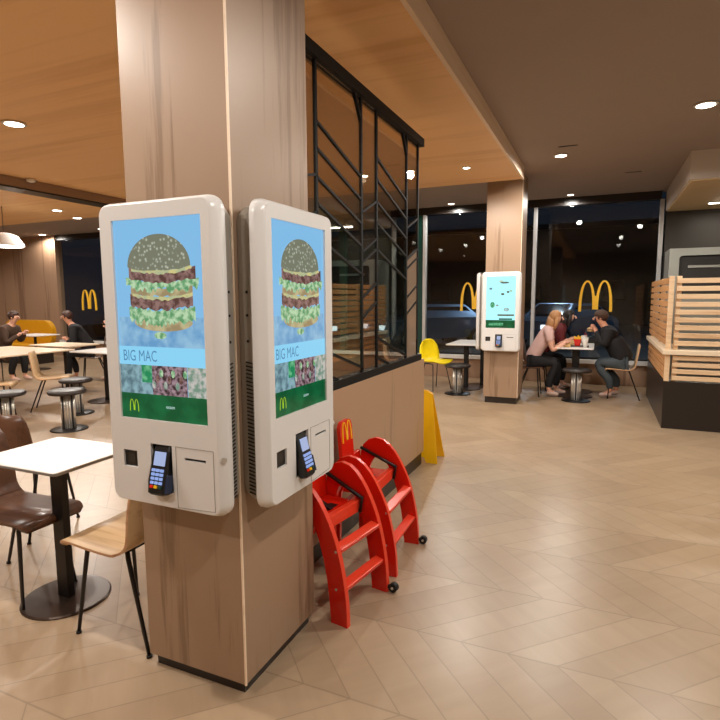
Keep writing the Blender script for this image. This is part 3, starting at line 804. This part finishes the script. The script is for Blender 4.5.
# ------------------------------------------------------------------ window signs (double arches)
def arch_sign(x, label, z0=1.24, w=.52, h=.52):
    t = thing('arch_sign', label, 'sign', (x, Y1-.08, z0))
    q = MB(); arches(q, w, h, .03, M['signyellow'], (0, .02, 0), (1, 0, 0), (0, 0, 1), (0, -1, 0)); q.build('arches', t)
    q = MB(); q.tube([(-w*.2, .022, h*.6), (-w*.2, .119, h*.6)], .006, M['blackmetal'], 6); q.tube([(w*.2, .022, h*.6), (w*.2, .119, h*.6)], .006, M['blackmetal'], 6); q.build('mount', t)
    return t
arch_sign(-.08, 'golden double-arch sign in the window above the three diners')
arch_sign(-2.10, 'golden double-arch sign in the window partly hidden by the far kiosk')
arch_sign(-11.93, 'golden double-arch sign in the dark window at far left, above the man', 1.21)

# ------------------------------------------------------------------ right-hand slatted counter screen
cs = thing('slatted_counter', 'slatted pine screen with a dark base and pale ledge at the right edge', 'counter', (.69, 6.92, 0))
q = MB(); q.box((.0, .0, .001), (2.9, .09, .54), M['darkbase']); q.box((0, .0901, .001), (.09, 2.3, .54), M['darkbase']); q.build('base', cs)
q = MB(); q.box((-.03, -.05, .845), (2.9, .16, .90), M['paletop'], .006); q.box((-.03, .1601, .845), (.16, 2.35, .90), M['paletop'], .006); q.build('ledge', cs)
def slats(x0, y0, x1, y1, zlist, nm, m, hh=.045):
    for z in zlist:
        q = MB(); q.box((x0, y0, z), (x1, y1, z+hh), m, .004); q.build(nm, cs)
slats(.075, .0, 2.9, .03, [.555+i*.0755 for i in range(4)], 'slat', M['slat'], .05)
slats(.075, .0, 2.9, .03, [.945+i*.0862 for i in range(9)], 'slat', M['slat'], .054)
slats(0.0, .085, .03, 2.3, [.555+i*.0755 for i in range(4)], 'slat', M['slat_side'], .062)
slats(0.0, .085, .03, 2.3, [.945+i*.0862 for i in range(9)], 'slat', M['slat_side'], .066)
for (x, y) in ((.0, .001), (.075, .031), (1.45, .031), (2.85, .031), (.031, 1.15), (.031, 2.24)):
    for (a, b) in ((.541, .844), (.901, 1.715)):
        q = MB(); q.box((x, y, a), (x+.05, y+.05, b), M['slat'], .003); q.build('post', cs)
# ceiling bulkhead over the kitchen
q = MB(); q.box((.885, 7.45, 2.83), (X1, Y1-.021, 3.149), M['bulk']); struct(q.build('ceiling_bulkhead'))
q = MB(); q.box((.90, 7.47, 2.815), (X1, Y1-.03, 2.829), M['cream']); struct(q.build('trim_5'))
ll = thing('strip_light', 'long bright strip light set in the cream ceiling above the counter', 'light', (1.78, 9.2, 2.814))
q = MB(); q.box((-.45, -.04, -.02), (.45, .04, 0), M['whitepaint'], .005); q.build('housing', ll)
q = MB(); q.box((-.43, -.03, -.026), (.43, .03, -.0201), M['lampglow']); q.build('diffuser', ll)
# kitchen equipment
ov = thing('steel_cabinet', 'stainless steel cabinet with a dark rounded opening behind the slatted screen', 'cabinet', (1.45, 9.55, 0))
q = MB(); 
q.loft([[(x, -.30, z) for x, z in rrect(.55, 1.09, .01, 0, 1.095)], [(x, .38, z) for x, z in rrect(.55, 1.09, .01, 0, 1.095)]], M['steel'], False, True)
q.plate_with_holes(rrect(.55, 1.09, .01, 0, 1.095), [rrect(.42, .30, .05, .0, 1.78)], -.30, .06, M['steel']); q.build('body', ov, weld=True)
q = MB(); q.box((-.45, -.235, 1.45), (.45, -.22, 2.10), M['darkwall']); q.box((-.3, -.26, 1.9), (.2, -.2351, 1.94), M['steel'], .004); q.build('opening', ov)
q = MB(); q.tube([(-.35, -.33, 1.38), (.35, -.33, 1.38)], .012, M['chrome'], 10); q.tube([(-.33, -.301, 1.38), (-.33, -.33, 1.38)], .008, M['chrome'], 8); q.tube([(.33, -.301, 1.38), (.33, -.33, 1.38)], .008, M['chrome'], 8); q.build('handle', ov)
wc = thing('worktop_unit', 'steel worktop unit inside the kitchen seen through the slats', 'counter', (2.2, 8.0, 0))
q = MB(); q.box((-.6, -.3, 0), (1.2, .3, .86), M['darkwall'], .004); q.build('body', wc)
q = MB(); q.box((-.62, -.32, .861), (1.22, .32, .90), M['steel'], .004); q.build('worktop', wc)
# out-of-frame menu board (seen in reflections and as light for the aisle)
mbd = thing('menu_board', 'lit menu board above the service counter, right of the frame', 'screen', (X1-.06, 4.6, 2.1))
for i in range(3):
    q = MB(); q.box((-.05, -1.5+i*1.02, -.3), (0, -.55+i*1.02, .3), M['black']); h_ = q.build('housing', mbd)
    q = MB(); q.box((-.055, -1.46+i*1.02, -.26), (-.0501, -.59+i*1.02, .26), S_cyan); q.build('display', h_)

# ------------------------------------------------------------------ ceiling lights
def downlight(x, y, z, label, r=.062, watts=40, spot=True):
    t = thing('downlight', label, 'light', (x, y, z), 0, None)
    q = MB(); q.lathe([(r, -.002), (r*1.25, -.002), (r*1.3, -.008), (r*1.22, -.012), (r, -.012)], M['whitepaint'], 28); q.build('trim_ring', t)
    q = MB(); q.lathe([(r*.98, -.0125), (.01, -.0135)], M['lampglow'], 24); q.build('lamp', t)
    ld = bpy.data.lights.new('downlight_beam', 'SPOT'); ld.energy = watts; ld.spot_size = math.radians(172); ld.spot_blend = .35
    ld.shadow_soft_size = .05; ld.color = (1.0, .94, .86)
    lo = bpy.data.objects.new('downlight_beam', ld); COL.objects.link(lo); lo.parent = t; lo.location = (0, 0, -.05)
    return t
W = 94
DL = [
 (.766, 5.722, 3.149, 'large bright downlight in the grey ceiling at the top right corner', .075, 1),
 (-.497, 7.003, 3.149, 'downlight in the grey ceiling right of the far column top', .062, 1),
 (-.52, 9.7, 3.149, 'small downlight in the grey ceiling close to the window right of the far column', .045, .8),
 (-2.50, 9.7, 3.149, 'small downlight in the grey ceiling left of the far column', .05, .8),
 (-1.492, 6.471, 2.999, 'small downlight in the wooden ceiling just left of the far column', .04, 1),
 (-4.661, 3.239, 2.999, 'large oval-looking downlight in the wooden ceiling at upper left', .075, 1),
 (-8.503, 6.55, 2.999, 'downlight in the left wooden ceiling, upper one of the pair beside the kiosk', .07, 1),
 (-8.95, 7.30, 2.999, 'downlight in the left wooden ceiling right beside the kiosk top corner', .07, 1),
 (-11.3, 7.25, 2.999, 'downlight in the left wooden ceiling above the pendant shade', .07, 1),
 (-13.2, 9.7, 3.149, 'downlight above the brown panelled wall in the left background', .08, .8),
 (-10.9, 9.5, 3.149, 'faint small downlight above the dark left window', .05, .8),
 (-2.75, 6.35, 2.999, 'downlight in the wooden ceiling seen through the glass screen', .06, 1),
 (-3.6, 4.4, 2.999, 'downlight in the wooden ceiling behind the upper part of the glass screen', .06, 1),
 (-2.6, 1.2, 2.999, 'downlight above the near white table, above the frame', .06, 1.6),
 (-1.8, -.6, 2.999, 'downlight in the wooden ceiling behind the camera', .06, 1),
 (-4.6, .2, 2.999, 'downlight in the wooden ceiling left of the camera', .06, 1),
 (-6.2, 2.6, 2.999, 'downlight in the wooden ceiling out of frame at the left', .06, 1),
 (.45, 3.2, 3.149, 'downlight in the grey ceiling above the aisle, above the frame', .06, 1),
 (.45, .6, 3.149, 'downlight in the grey ceiling above the camera', .06, 1.1),
 (2.3, 4.4, 3.149, 'downlight in the grey ceiling right of the aisle', .06, 1),
 (2.3, 1.6, 3.149, 'downlight in the grey ceiling right of the camera', .06, 1),
 (-12.0, 4.2, 2.999, 'added downlight in the wooden ceiling far out at the left', .06, 1),  # unseen lamp added to brighten the dark left zone
 (-14.5, 7.0, 2.999, 'added downlight in the wooden ceiling beyond the left edge', .06, 1),  # second unseen lamp added against the darkness at the left
 (-8.6, 3.8, 2.999, 'downlight in the wooden ceiling over the long pale table', .06, 1),
]
for x, y, z, lab, r, k in DL: downlight(x, y, z, lab, r, W*k)
ld = bpy.data.lights.new('strip_beam', 'AREA'); ld.shape = 'RECTANGLE'; ld.size = .86; ld.size_y = .06; ld.energy = 14; ld.color = (1, .88, .72)
lo = bpy.data.objects.new('strip_beam', ld); COL.objects.link(lo); lo.parent = ll; lo.location = (0, 0, -.04)

pl = thing('pendant_lamp', 'white cone-shaped pendant lamp hanging at the left edge', 'lamp', (-8.95, 5.9, 2.36))
q = MB(); q.lathe([(.30, 0), (.29, .02), (.20, .17), (.10, .21), (.03, .22)], M['whitepaint'], 36); q.build('shade', pl)
q = MB(); q.tube([(0, 0, .22), (0, 0, .639)], .006, M['blackmetal'], 6); q.build('cord', pl)
q = MB(); q.lathe([(.27, -.004), (.02, -.006)], M['lampglow'], 24); q.build('diffuser', pl)
# small ceiling fittings
for x, y, lab in ((-.40, 6.62, 'thin dark slot in the grey ceiling beside the second downlight'), (.33, 8.35, 'thin dark slot in the grey ceiling before the counter bulkhead')):
    t = thing('ceiling_slot', lab, 'vent', (x, y, 3.149)); q = MB(); q.box((-.10, -.012, -.004), (.10, .012, 0), M['black']); q.build('grille', t)
t = thing('smoke_detector', 'small round white detector at the right edge of the ceiling', 'detector', (.98, 6.05, 3.149))
q = MB(); q.lathe([(.055, 0), (.055, -.02), (.035, -.045), (.01, -.047)][::-1], M['whitepaint'], 24); q.build('body', t)
q = MB(); q.lathe([(.02, -.06), (.02, -.0475)], M['seamgrey'], 16); q.build('sensor', t)
t = thing('sensor_knob', 'small pale round sensor on the dark ceiling beam at upper left', 'detector', (-6.60, 4.75, 2.998))
q = MB(); q.lathe([(.01, -.045), (.05, -.035), (.055, 0)], M['whitepaint'], 20); q.build('body', t)

# ------------------------------------------------------------------ people
def skin_mesh(name, V, E, parent, m, sub=2):
    """continuous surface grown round a skeleton; V: list of (co, radius or (rx,ry))"""
    me = bpy.data.meshes.new(name); me.from_pydata([v[0] for v in V], E, []); o = bpy.data.objects.new(name, me); COL.objects.link(o)
    md = o.modifiers.new('s', 'SKIN'); md.use_smooth_shade = True
    sv = me.skin_vertices[0].data
    for i, v in enumerate(V):
        r = v[1]; sv[i].radius = (r, r) if not isinstance(r, tuple) else r; sv[i].use_root = (i == 0)
    s2 = o.modifiers.new('u', 'SUBSURF'); s2.levels = sub; s2.render_levels = sub
    dg = bpy.context.evaluated_depsgraph_get(); m2 = bpy.data.meshes.new_from_object(o.evaluated_get(dg)); m2.name = name
    for p in m2.polygons: p.use_smooth = True
    m2.materials.clear(); m2.materials.append(m)
    bpy.data.objects.remove(o); bpy.data.meshes.remove(me)
    ob = bpy.data.objects.new(name, m2); COL.objects.link(ob)
    if parent is not None: ob.parent = parent
    return ob

def person(label, loc, rz, bulk=1.0, tuck=0, lean=.25, hands=((.42, -.12, .82), (.42, .12, .82)), skin='skin', hair='brownhair', longhair=False,
           top='blackcloth', sleeves='long', legs='bluejeans', shoes='shoe', shirt=None, headturn=0, cap=None):
    t = thing('person', label, 'person', (loc[0], loc[1], .012), rz); t.scale = (.95, .95, .95)
    S = .95
    pel = (-.02, 0, .545); wa = (.01+lean*.25, 0, .70); ch = (.02+lean*.75, 0, .92); nb = (.03+lean, 0, 1.055); nk = (.045+lean*1.1, 0, 1.10); hb = (.07+lean*1.15, 0, 1.16)
    hc = Vector((.085+lean*1.2, 0, 1.225))
    V = []; E = []
    def add(co, r, par=None): V.append((tuple(co), r)); E.append((par, len(V)-1)) if par is not None else None; return len(V)-1
    p0 = add(pel, (.105, .085)); p1 = add(wa, (.11, .085), p0); p2 = add(ch, (.135, .10), p1); p3 = add(nb, .07, p2); p4 = add(nk, .05, p3); p5 = add(hb, (.062, .062), p4)
    p6 = add(hc, (.074, .086), p5); p7 = add(hc+Vector((-.005, 0, .065)), (.055, .065), p6)
    ends = {}
    for s, h in ((-1, hands[0]), (1, hands[1])):
        sh = Vector((nb[0]-.01, s*.165, 1.0)); h = Vector(h)
        mid = (sh+h)/2; d = h-sh; L = d.length; L0 = .27+.25
        off = math.sqrt(max(.0001, (L0/2)**2-(L/2)**2)) if L < L0 else .01
        el = mid+Vector((-.25, s*.35, -.9)).normalized()*off
        a = add(sh, .055, p3); b = add(el, .040, a); c = add(h, .028, b)
        pal = h+(h-el).normalized()*.05; e = add(pal, (.036, .018), c); ends[s] = (sh, el, h, pal)
        kn = Vector((.40, s*.10, .53)); an = Vector((.34+.05*s-tuck, s*.11, .085))
        k0 = add(Vector((.03, s*.085, .535)), .070, p0); k1 = add(kn, .052, k0); k2 = add(an+Vector((.01, 0, .18)), .045, k1); k3 = add(an, .036, k2); k4 = add(an+Vector((.12, 0, -.045)), (.036, .026), k3)
        ends[('l', s)] = (kn, an)
    body = skin_mesh('body', V, E, t, M[skin])
    # fingers, ears and nose joined into the same body mesh
    bm = MB(); 
    for s in (-1, 1):
        sh, el, h, pal = ends[s]; d = (h-el).normalized(); side = d.cross(Vector((0, 0, 1))).normalized(); dn = Vector((0, 0, -1))
        for k, (o_, ln) in enumerate(((-.026, .062), (-.009, .074), (.009, .070), (.026, .055))):
            b0 = pal+side*o_; b1 = b0+d*ln*.5+dn*.004; b2 = b0+d*ln*.8+dn*.022; b3 = b0+d*ln*.85+dn*.04
            bm.tube([b0, b1, b2, b3], [.010, .0095, .0085, .006], M[skin], 6)
        b0 = h-side*s*.022; bm.tube([b0, b0-side*s*.025+d*.025, b0-side*s*.025+d*.055], [.012, .011, .008], M[skin], 6)
        bm.sphere(hc+Vector((-.005, s*.078, -.005)), .02, M[skin], (.7, .4, 1), 8, 6)
    bm.tube([hc+Vector((.075, 0, .02)), hc+Vector((.10, 0, -.022)), hc+Vector((.082, 0, -.03))], [.008, .014, .008], M[skin], 8)
    tmp = bmesh.new(); tmp.from_mesh(body.data); bm.bm.to_mesh(body_tmp := bpy.data.meshes.new('t')); tmp.from_mesh(body_tmp); tmp.to_mesh(body.data); tmp.free(); bm.bm.free(); bpy.data.meshes.remove(body_tmp)
    for p in body.data.polygons: p.use_smooth = True; p.material_index = 0
    # face
    q = MB()
    for s in (-1, 1): q.sphere(hc+Vector((.078, s*.028, .012)), .009, M['whitecloth'], (1, 1, .7), 8, 6); q.sphere(hc+Vector((.0845, s*.028, .012)), .0045, M['black'], (1, 1, 1), 6, 4); q.bar(hc+Vector((.082, s*.014, .030)), hc+Vector((.078, s*.044, .030)), .008, .005, M[hair])
    q.build('eyes', t)
    q = MB(); q.sphere(hc+Vector((.080, 0, -.055)), .018, M['maroon'], (.4, 1.1, .3), 8, 6); q.build('mouth', t)
    # hair
    q = MB(); q.sphere(hc+Vector((-.020, 0, .030)), .098, M[hair], (1.03, .93, 1.0), 18, 12)
    for v in q.bm.verts:
        rel = v.co-hc
        if rel.x > .03 and rel.z < .045: v.co.x = hc.x+.03+(rel.x-.03)*.15; 
        if rel.z < -.02 and rel.x > -.03: v.co.z = hc.z-.02; v.co.y = hc.y+(rel.y)*.9
    if longhair:
        q.tube([hc+Vector((-.05, 0, .03)), hc+Vector((-.075, 0, -.06)), hc+Vector((-.10, .0, -.15)), hc+Vector((-.11, 0, -.22))], [.07, .08, .075, .03], M[hair], 12)
        for s in (-1, 1): q.tube([hc+Vector((.01, s*.08, .03)), hc+Vector((.0, s*.088, -.07)), hc+Vector((-.03, s*.085, -.17))], [.028, .034, .015], M[hair], 8)
    q.build('hair', t)
    if cap:
        q = MB(); q.sphere(hc+Vector((-.012, 0, .052)), .102, M[cap], (1.03, .95, .80), 18, 12)
        for v in q.bm.verts:
            if v.co.z < hc.z+.03: v.co.z = hc.z+.03
        q.build('cap', t)
    # clothes: shells grown on the same skeleton
    V = []; E = []
    g = 1.14
    g *= bulk; p0 = add((pel[0], 0, .52), (.135*g, .115*g)); p1 = add(wa, (.13*g, .105*g), p0); p2 = add(ch, (.14*g, .11*g), p1); p3 = add((nb[0], 0, nb[2]-.005), .085, p2); p3b = add((nk[0]-.01, 0, nk[2]+.005), .062, p3)
    for s in (-1, 1):
        sh, el, h, pal = ends[s]
        a = add(sh+Vector((0, 0, .01)), .074*bulk, p3)
        if sleeves == 'long': b = add(el, .056*bulk, a); c = add(h-(h-el)*.06, .040, b)
        else: b = add(sh+(el-sh)*.55, .058, a)
    skin_mesh('jacket' if sleeves == 'long' else 'shirt', V, E, t, M[top])
    if shirt:
        q = MB(); q.sphere(Vector((ch[0]+.115, 0, ch[2]+.05)), .06, M[shirt], (.5, .7, 1.3), 12, 8); q.build('shirt_front', t)
    V = []; E = []
    p0 = add((pel[0], 0, .555), (.14, .115))
    for s in (-1, 1):
        kn, an = ends[('l', s)]
        k0 = add((.05, s*.087, .54), .105, p0); k1 = add(kn, .082, k0); k2 = add(an+Vector((.01, 0, .18)), .066, k1); k3 = add(an+Vector((0, 0, .04)), .050, k2)
    skin_mesh('trousers', V, E, t, M[legs])
    for s in (-1, 1):
        kn, an = ends[('l', s)]; V = []; E = []
        a = add(an+Vector((-.03, 0, -.03)), (.040, .045)); b = add(an+Vector((.06, 0, -.04)), (.044, .040), a); c = add(an+Vector((.16, 0, -.052)), (.042, .030), b)
        skin_mesh('shoe', V, E, t, M[shoes], 1)
    return t
person('woman with long blonde hair in a pale pink tee, seated left of the window table', (-.94, 8.58, 0), .05, 1.0, 0, .24, ((.50, -.10, .84), (.52, .14, .86)), 'skin', 'blonde', True, 'pinktee', 'short', 'blackcloth')
person('dark-haired woman in a maroon top leaning over the window table', (-.90, 9.22, 0), 0, 1.0, 0, .34, ((.50, -.10, .84), (.52, .10, .84)), 'skin', 'blackhair', True, 'maroon', 'long', 'blackcloth')
person('man in a dark jacket and brown cap eating at the right of the window table', (.36, 8.80, 0), PI, 1.38, .2, .24, ((.44, -.05, 1.06), (.44, .07, 1.04)), 'skin2', 'brownhair', False, 'blackcloth', 'long', 'greyjeans', 'shoe', None, 0, 'browncloth')
person('man in a dark jacket and white shirt seated facing left in the left background', (-8.58, 7.12, 0), 3.95, 1.15, 0, .26, ((.40, -.12, .80), (.40, .14, .80)), 'skin2', 'brownhair', False, 'blackcloth', 'long', 'blackcloth', 'shoe', 'whitecloth')
person('person with pale sleeves raised, half hidden by the left kiosk edge', (-8.02, 7.5, 0), 3.8, 1.0, 0, .2, ((.42, -.15, .98), (.36, .14, 1.08)), 'skin', 'blackhair', False, 'whitecloth', 'long', 'blackcloth')
person('person in a brown jacket at the left edge holding something above the long table', (-10.0, 6.35, 0), .35, 1.15, 0, .22, ((.46, -.06, .90), (.46, .10, .92)), 'skin', 'brownhair', False, 'browncloth', 'long', 'blackcloth')

# food and drink on the window table
tx, ty, tz = -.31, 8.9, .7505
q = MB(); q.box((-.16, -.12, 0), (.16, .12, .012), M['darkbase'], .004); tr = tag(q.build('tray', loc=(tx+.02, ty-.18, tz)), 'brown serving tray on the window table between the diners', 'tray')
fc = thing('fries_carton', 'red carton of fries on the window table', 'carton', (tx+.02, ty-.20, tz+.0125))
q = MB(); q.loft([[(x, y, 0) for x, y in rrect(.035, .018, .008)], [(x, y, .10) for x, y in rrect(.055, .028, .01)]], M['red'], True, False); q.build('box', fc)
q = MB()
for i in range(10): q.bar((-.04+i*.009, random.uniform(-.012, .012), .03), (-.045+i*.01, random.uniform(-.015, .015), .13+random.uniform(0, .03)), .008, .008, M['yellow'])
q.build('fries', fc)
for dx, dy, lab in ((.13, -.28, 'pale paper cup nearest the man on the window table'), (.10, .15, 'white paper cup on the window side of the table')):
    t = thing('paper_cup', lab, 'cup', (tx+dx, ty+dy, tz)); q = MB(); q.lathe([(.030, 0), (.042, .13), (.040, .131)], M['whitecloth'], 20); q.build('cup', t)
    q = MB(); q.lathe([(.044, .1315), (.044, .142), (.01, .145)], M['whitepaint'], 20); q.tube([(.005, 0, .144), (.012, 0, .20)], .003, M['red'], 6); q.build('lid', t)
for dx, dy, lab in ((-.12, -.30, 'cardboard burger box in front of the blonde woman'), (-.05, .20, 'cardboard burger box nearer the window')):
    t = thing('burger_box', lab, 'box', (tx+dx, ty+dy, tz)); q = MB(); q.loft([[(x, y, 0) for x, y in rrect(.045, .045, .008)], [(x, y, .035) for x, y in rrect(.055, .055, .008)], [(x, y, .07) for x, y in rrect(.045, .045, .008)]], M['cardboard'], True, True); q.build('box', t)
t = thing('wrapped_burger', 'burger held by the man in the dark jacket', 'burger', (-.118, 8.79, 1.00))
q = MB(); q.lathe([(.02, -.03), (.045, -.022), (.05, -.005)], M['cardboard'], 18); q.build('bun_bottom', t)
q = MB(); q.lathe([(.052, -.0045), (.052, .006)], M['walnut'], 18); q.build('patty', t)
q = MB(); q.lathe([(.05, .0065), (.046, .025), (.02, .038)], M['ply'], 18); q.build('bun_top', t)

# ------------------------------------------------------------------ outside at night
q = MB(); q.box((-30, Y1+.16, -.25), (14, 45, -.15), M['asphalt']); struct(q.build('ground'))
def car(label, x, y, rz, m):
    t = thing('car', label, 'car', (x, y, -.149), rz)
    q = MB(); L = [(-2.1, 0, .35), (-2.15, 0, .75), (-1.9, 0, .92), (-1.45, 0, .98), (-.95, 0, 1.40), (.55, 0, 1.42), (1.15, 0, 1.0), (2.0, 0, .88), (2.15, 0, .6), (2.12, 0, .3)]
    def sc_y(L, y, k): return [(a[0]*(1 if a[2] < 1.05 else k), y, a[2]) for a in L]
    q.loft([[(a[0]*.97, -.86 if a[2] < 1.05 else -.66, a[2]) for a in L], [(a[0], -.78 if a[2] < 1.05 else -.62, a[2]+.0) for a in L], [(a[0], .78 if a[2] < 1.05 else .62, a[2]) for a in L], [(a[0]*.97, .86 if a[2] < 1.05 else .66, a[2]) for a in L]], m, True, True); q.build('body', t)
    q = MB()
    for s in (-1, 1): q.prism([(-1.25, s*.80, 1.0), (1.0, s*.80, 1.0), (.52, s*.70, 1.33), (-.9, s*.70, 1.33)], (0, s*.02, 0), M['carglass'])
    q.build('side_windows', t)
    q = MB(); q.prism([(1.12, -.62, 1.05), (1.12, .62, 1.05), (.62, .56, 1.38), (.62, -.56, 1.38)], (.02, 0, .02), M['carglass']); q.build('windscreen', t)
    for sx in (-1.3, 1.35):
        for s in (-1, 1):
            q = MB(); q.tube([(sx, s*.70, .32), (sx, s*.88, .32)], .32, M['rubber'], 20); q.tube([(sx, s*.87, .32), (sx, s*.89, .32)], .19, M['steel'], 14); q.build('wheel', t)
    for s in (-1, 1):
        q = MB(); q.box((2.06, s*.62-.13, .64), (2.17, s*.62+.13, .78), M['carlamp'], .02); q.build('headlamp', t)
    return t
car('blue-grey car parked outside behind the left double-arch sign', -5.2, 17.6, -2.3, M['carblue'])
car('blue car parked outside behind the three diners', -1.1, 19.6, -2.05, M['carblue'])
car('dark car parked outside behind the far column', -9.6, 15.0, -.4, M['cardark'])
fbl = thing('far_building', 'dark low building across the car park', 'building', (-6, 34, -.15))
q = MB(); q.box((-22, 0, 0), (22, 6, 5.5), M['farwall']); q.build('wall', fbl)
q = MB(); q.box((-22.2, -.3, 5.501), (22.2, 6.2, 5.8), M['darkbase']); q.build('roof', fbl)
for i, x in enumerate((-15, -9, -4, 1.5, 6, 12)):
    q = MB(); q.box((x, -.05, 1.4), (x+1.2, -.001, 2.5), M['winglow'] if i == 0 else M['carglass']); q.build('window', fbl)
for x, y, lab in ((-3.2, 22.5, 'street lamp added to light the cars, behind the left double-arch sign'), (2.4, 20.5, 'street lamp added to light the car park, behind the right window')):
    t = thing('added_street_lamp', lab, 'lamp', (x, y, -.149))  # lamps added to make the parked cars visible
    q = MB(); q.tube([(0, 0, 0), (0, 0, 6.0), (0, -.3, 6.3), (0, -.9, 6.35)], [.09, .05, .045, .04], M['blackmetal'], 10); q.build('pole', t)
    q = MB(); q.box((-.12, -1.3, 6.28), (.12, -.85, 6.38), M['blackmetal'], .02); q.box((-.09, -1.27, 6.27), (.09, -.9, 6.279), M['lampglow']); q.build('lamp_head', t)
    ld = bpy.data.lights.new('added_street_beam', 'SPOT'); ld.energy = 450; ld.spot_size = math.radians(140); ld.color = (.72, .85, 1); ld.shadow_soft_size = .15
    lo = bpy.data.objects.new('added_street_beam', ld); COL.objects.link(lo); lo.parent = t; lo.location = (0, -1.08, 6.2)

# ------------------------------------------------------------------ world and view
w = bpy.data.worlds.new('night'); sc.world = w; w.use_nodes = True
w.node_tree.nodes['Background'].inputs[0].default_value = (.006, .009, .014, 1); w.node_tree.nodes['Background'].inputs[1].default_value = 1
sc.view_settings.view_transform = 'Standard'; sc.view_settings.look = 'None'; sc.view_settings.gamma = 1; sc.view_settings.exposure = 0
sc.cycles.use_denoising = True
sc.cycles.max_bounces = 8; sc.cycles.diffuse_bounces = 4; sc.cycles.glossy_bounces = 4; sc.cycles.transparent_max_bounces = 12
sc.cycles.sample_clamp_indirect = 6; sc.cycles.caustics_reflective = False; sc.cycles.caustics_refractive = False
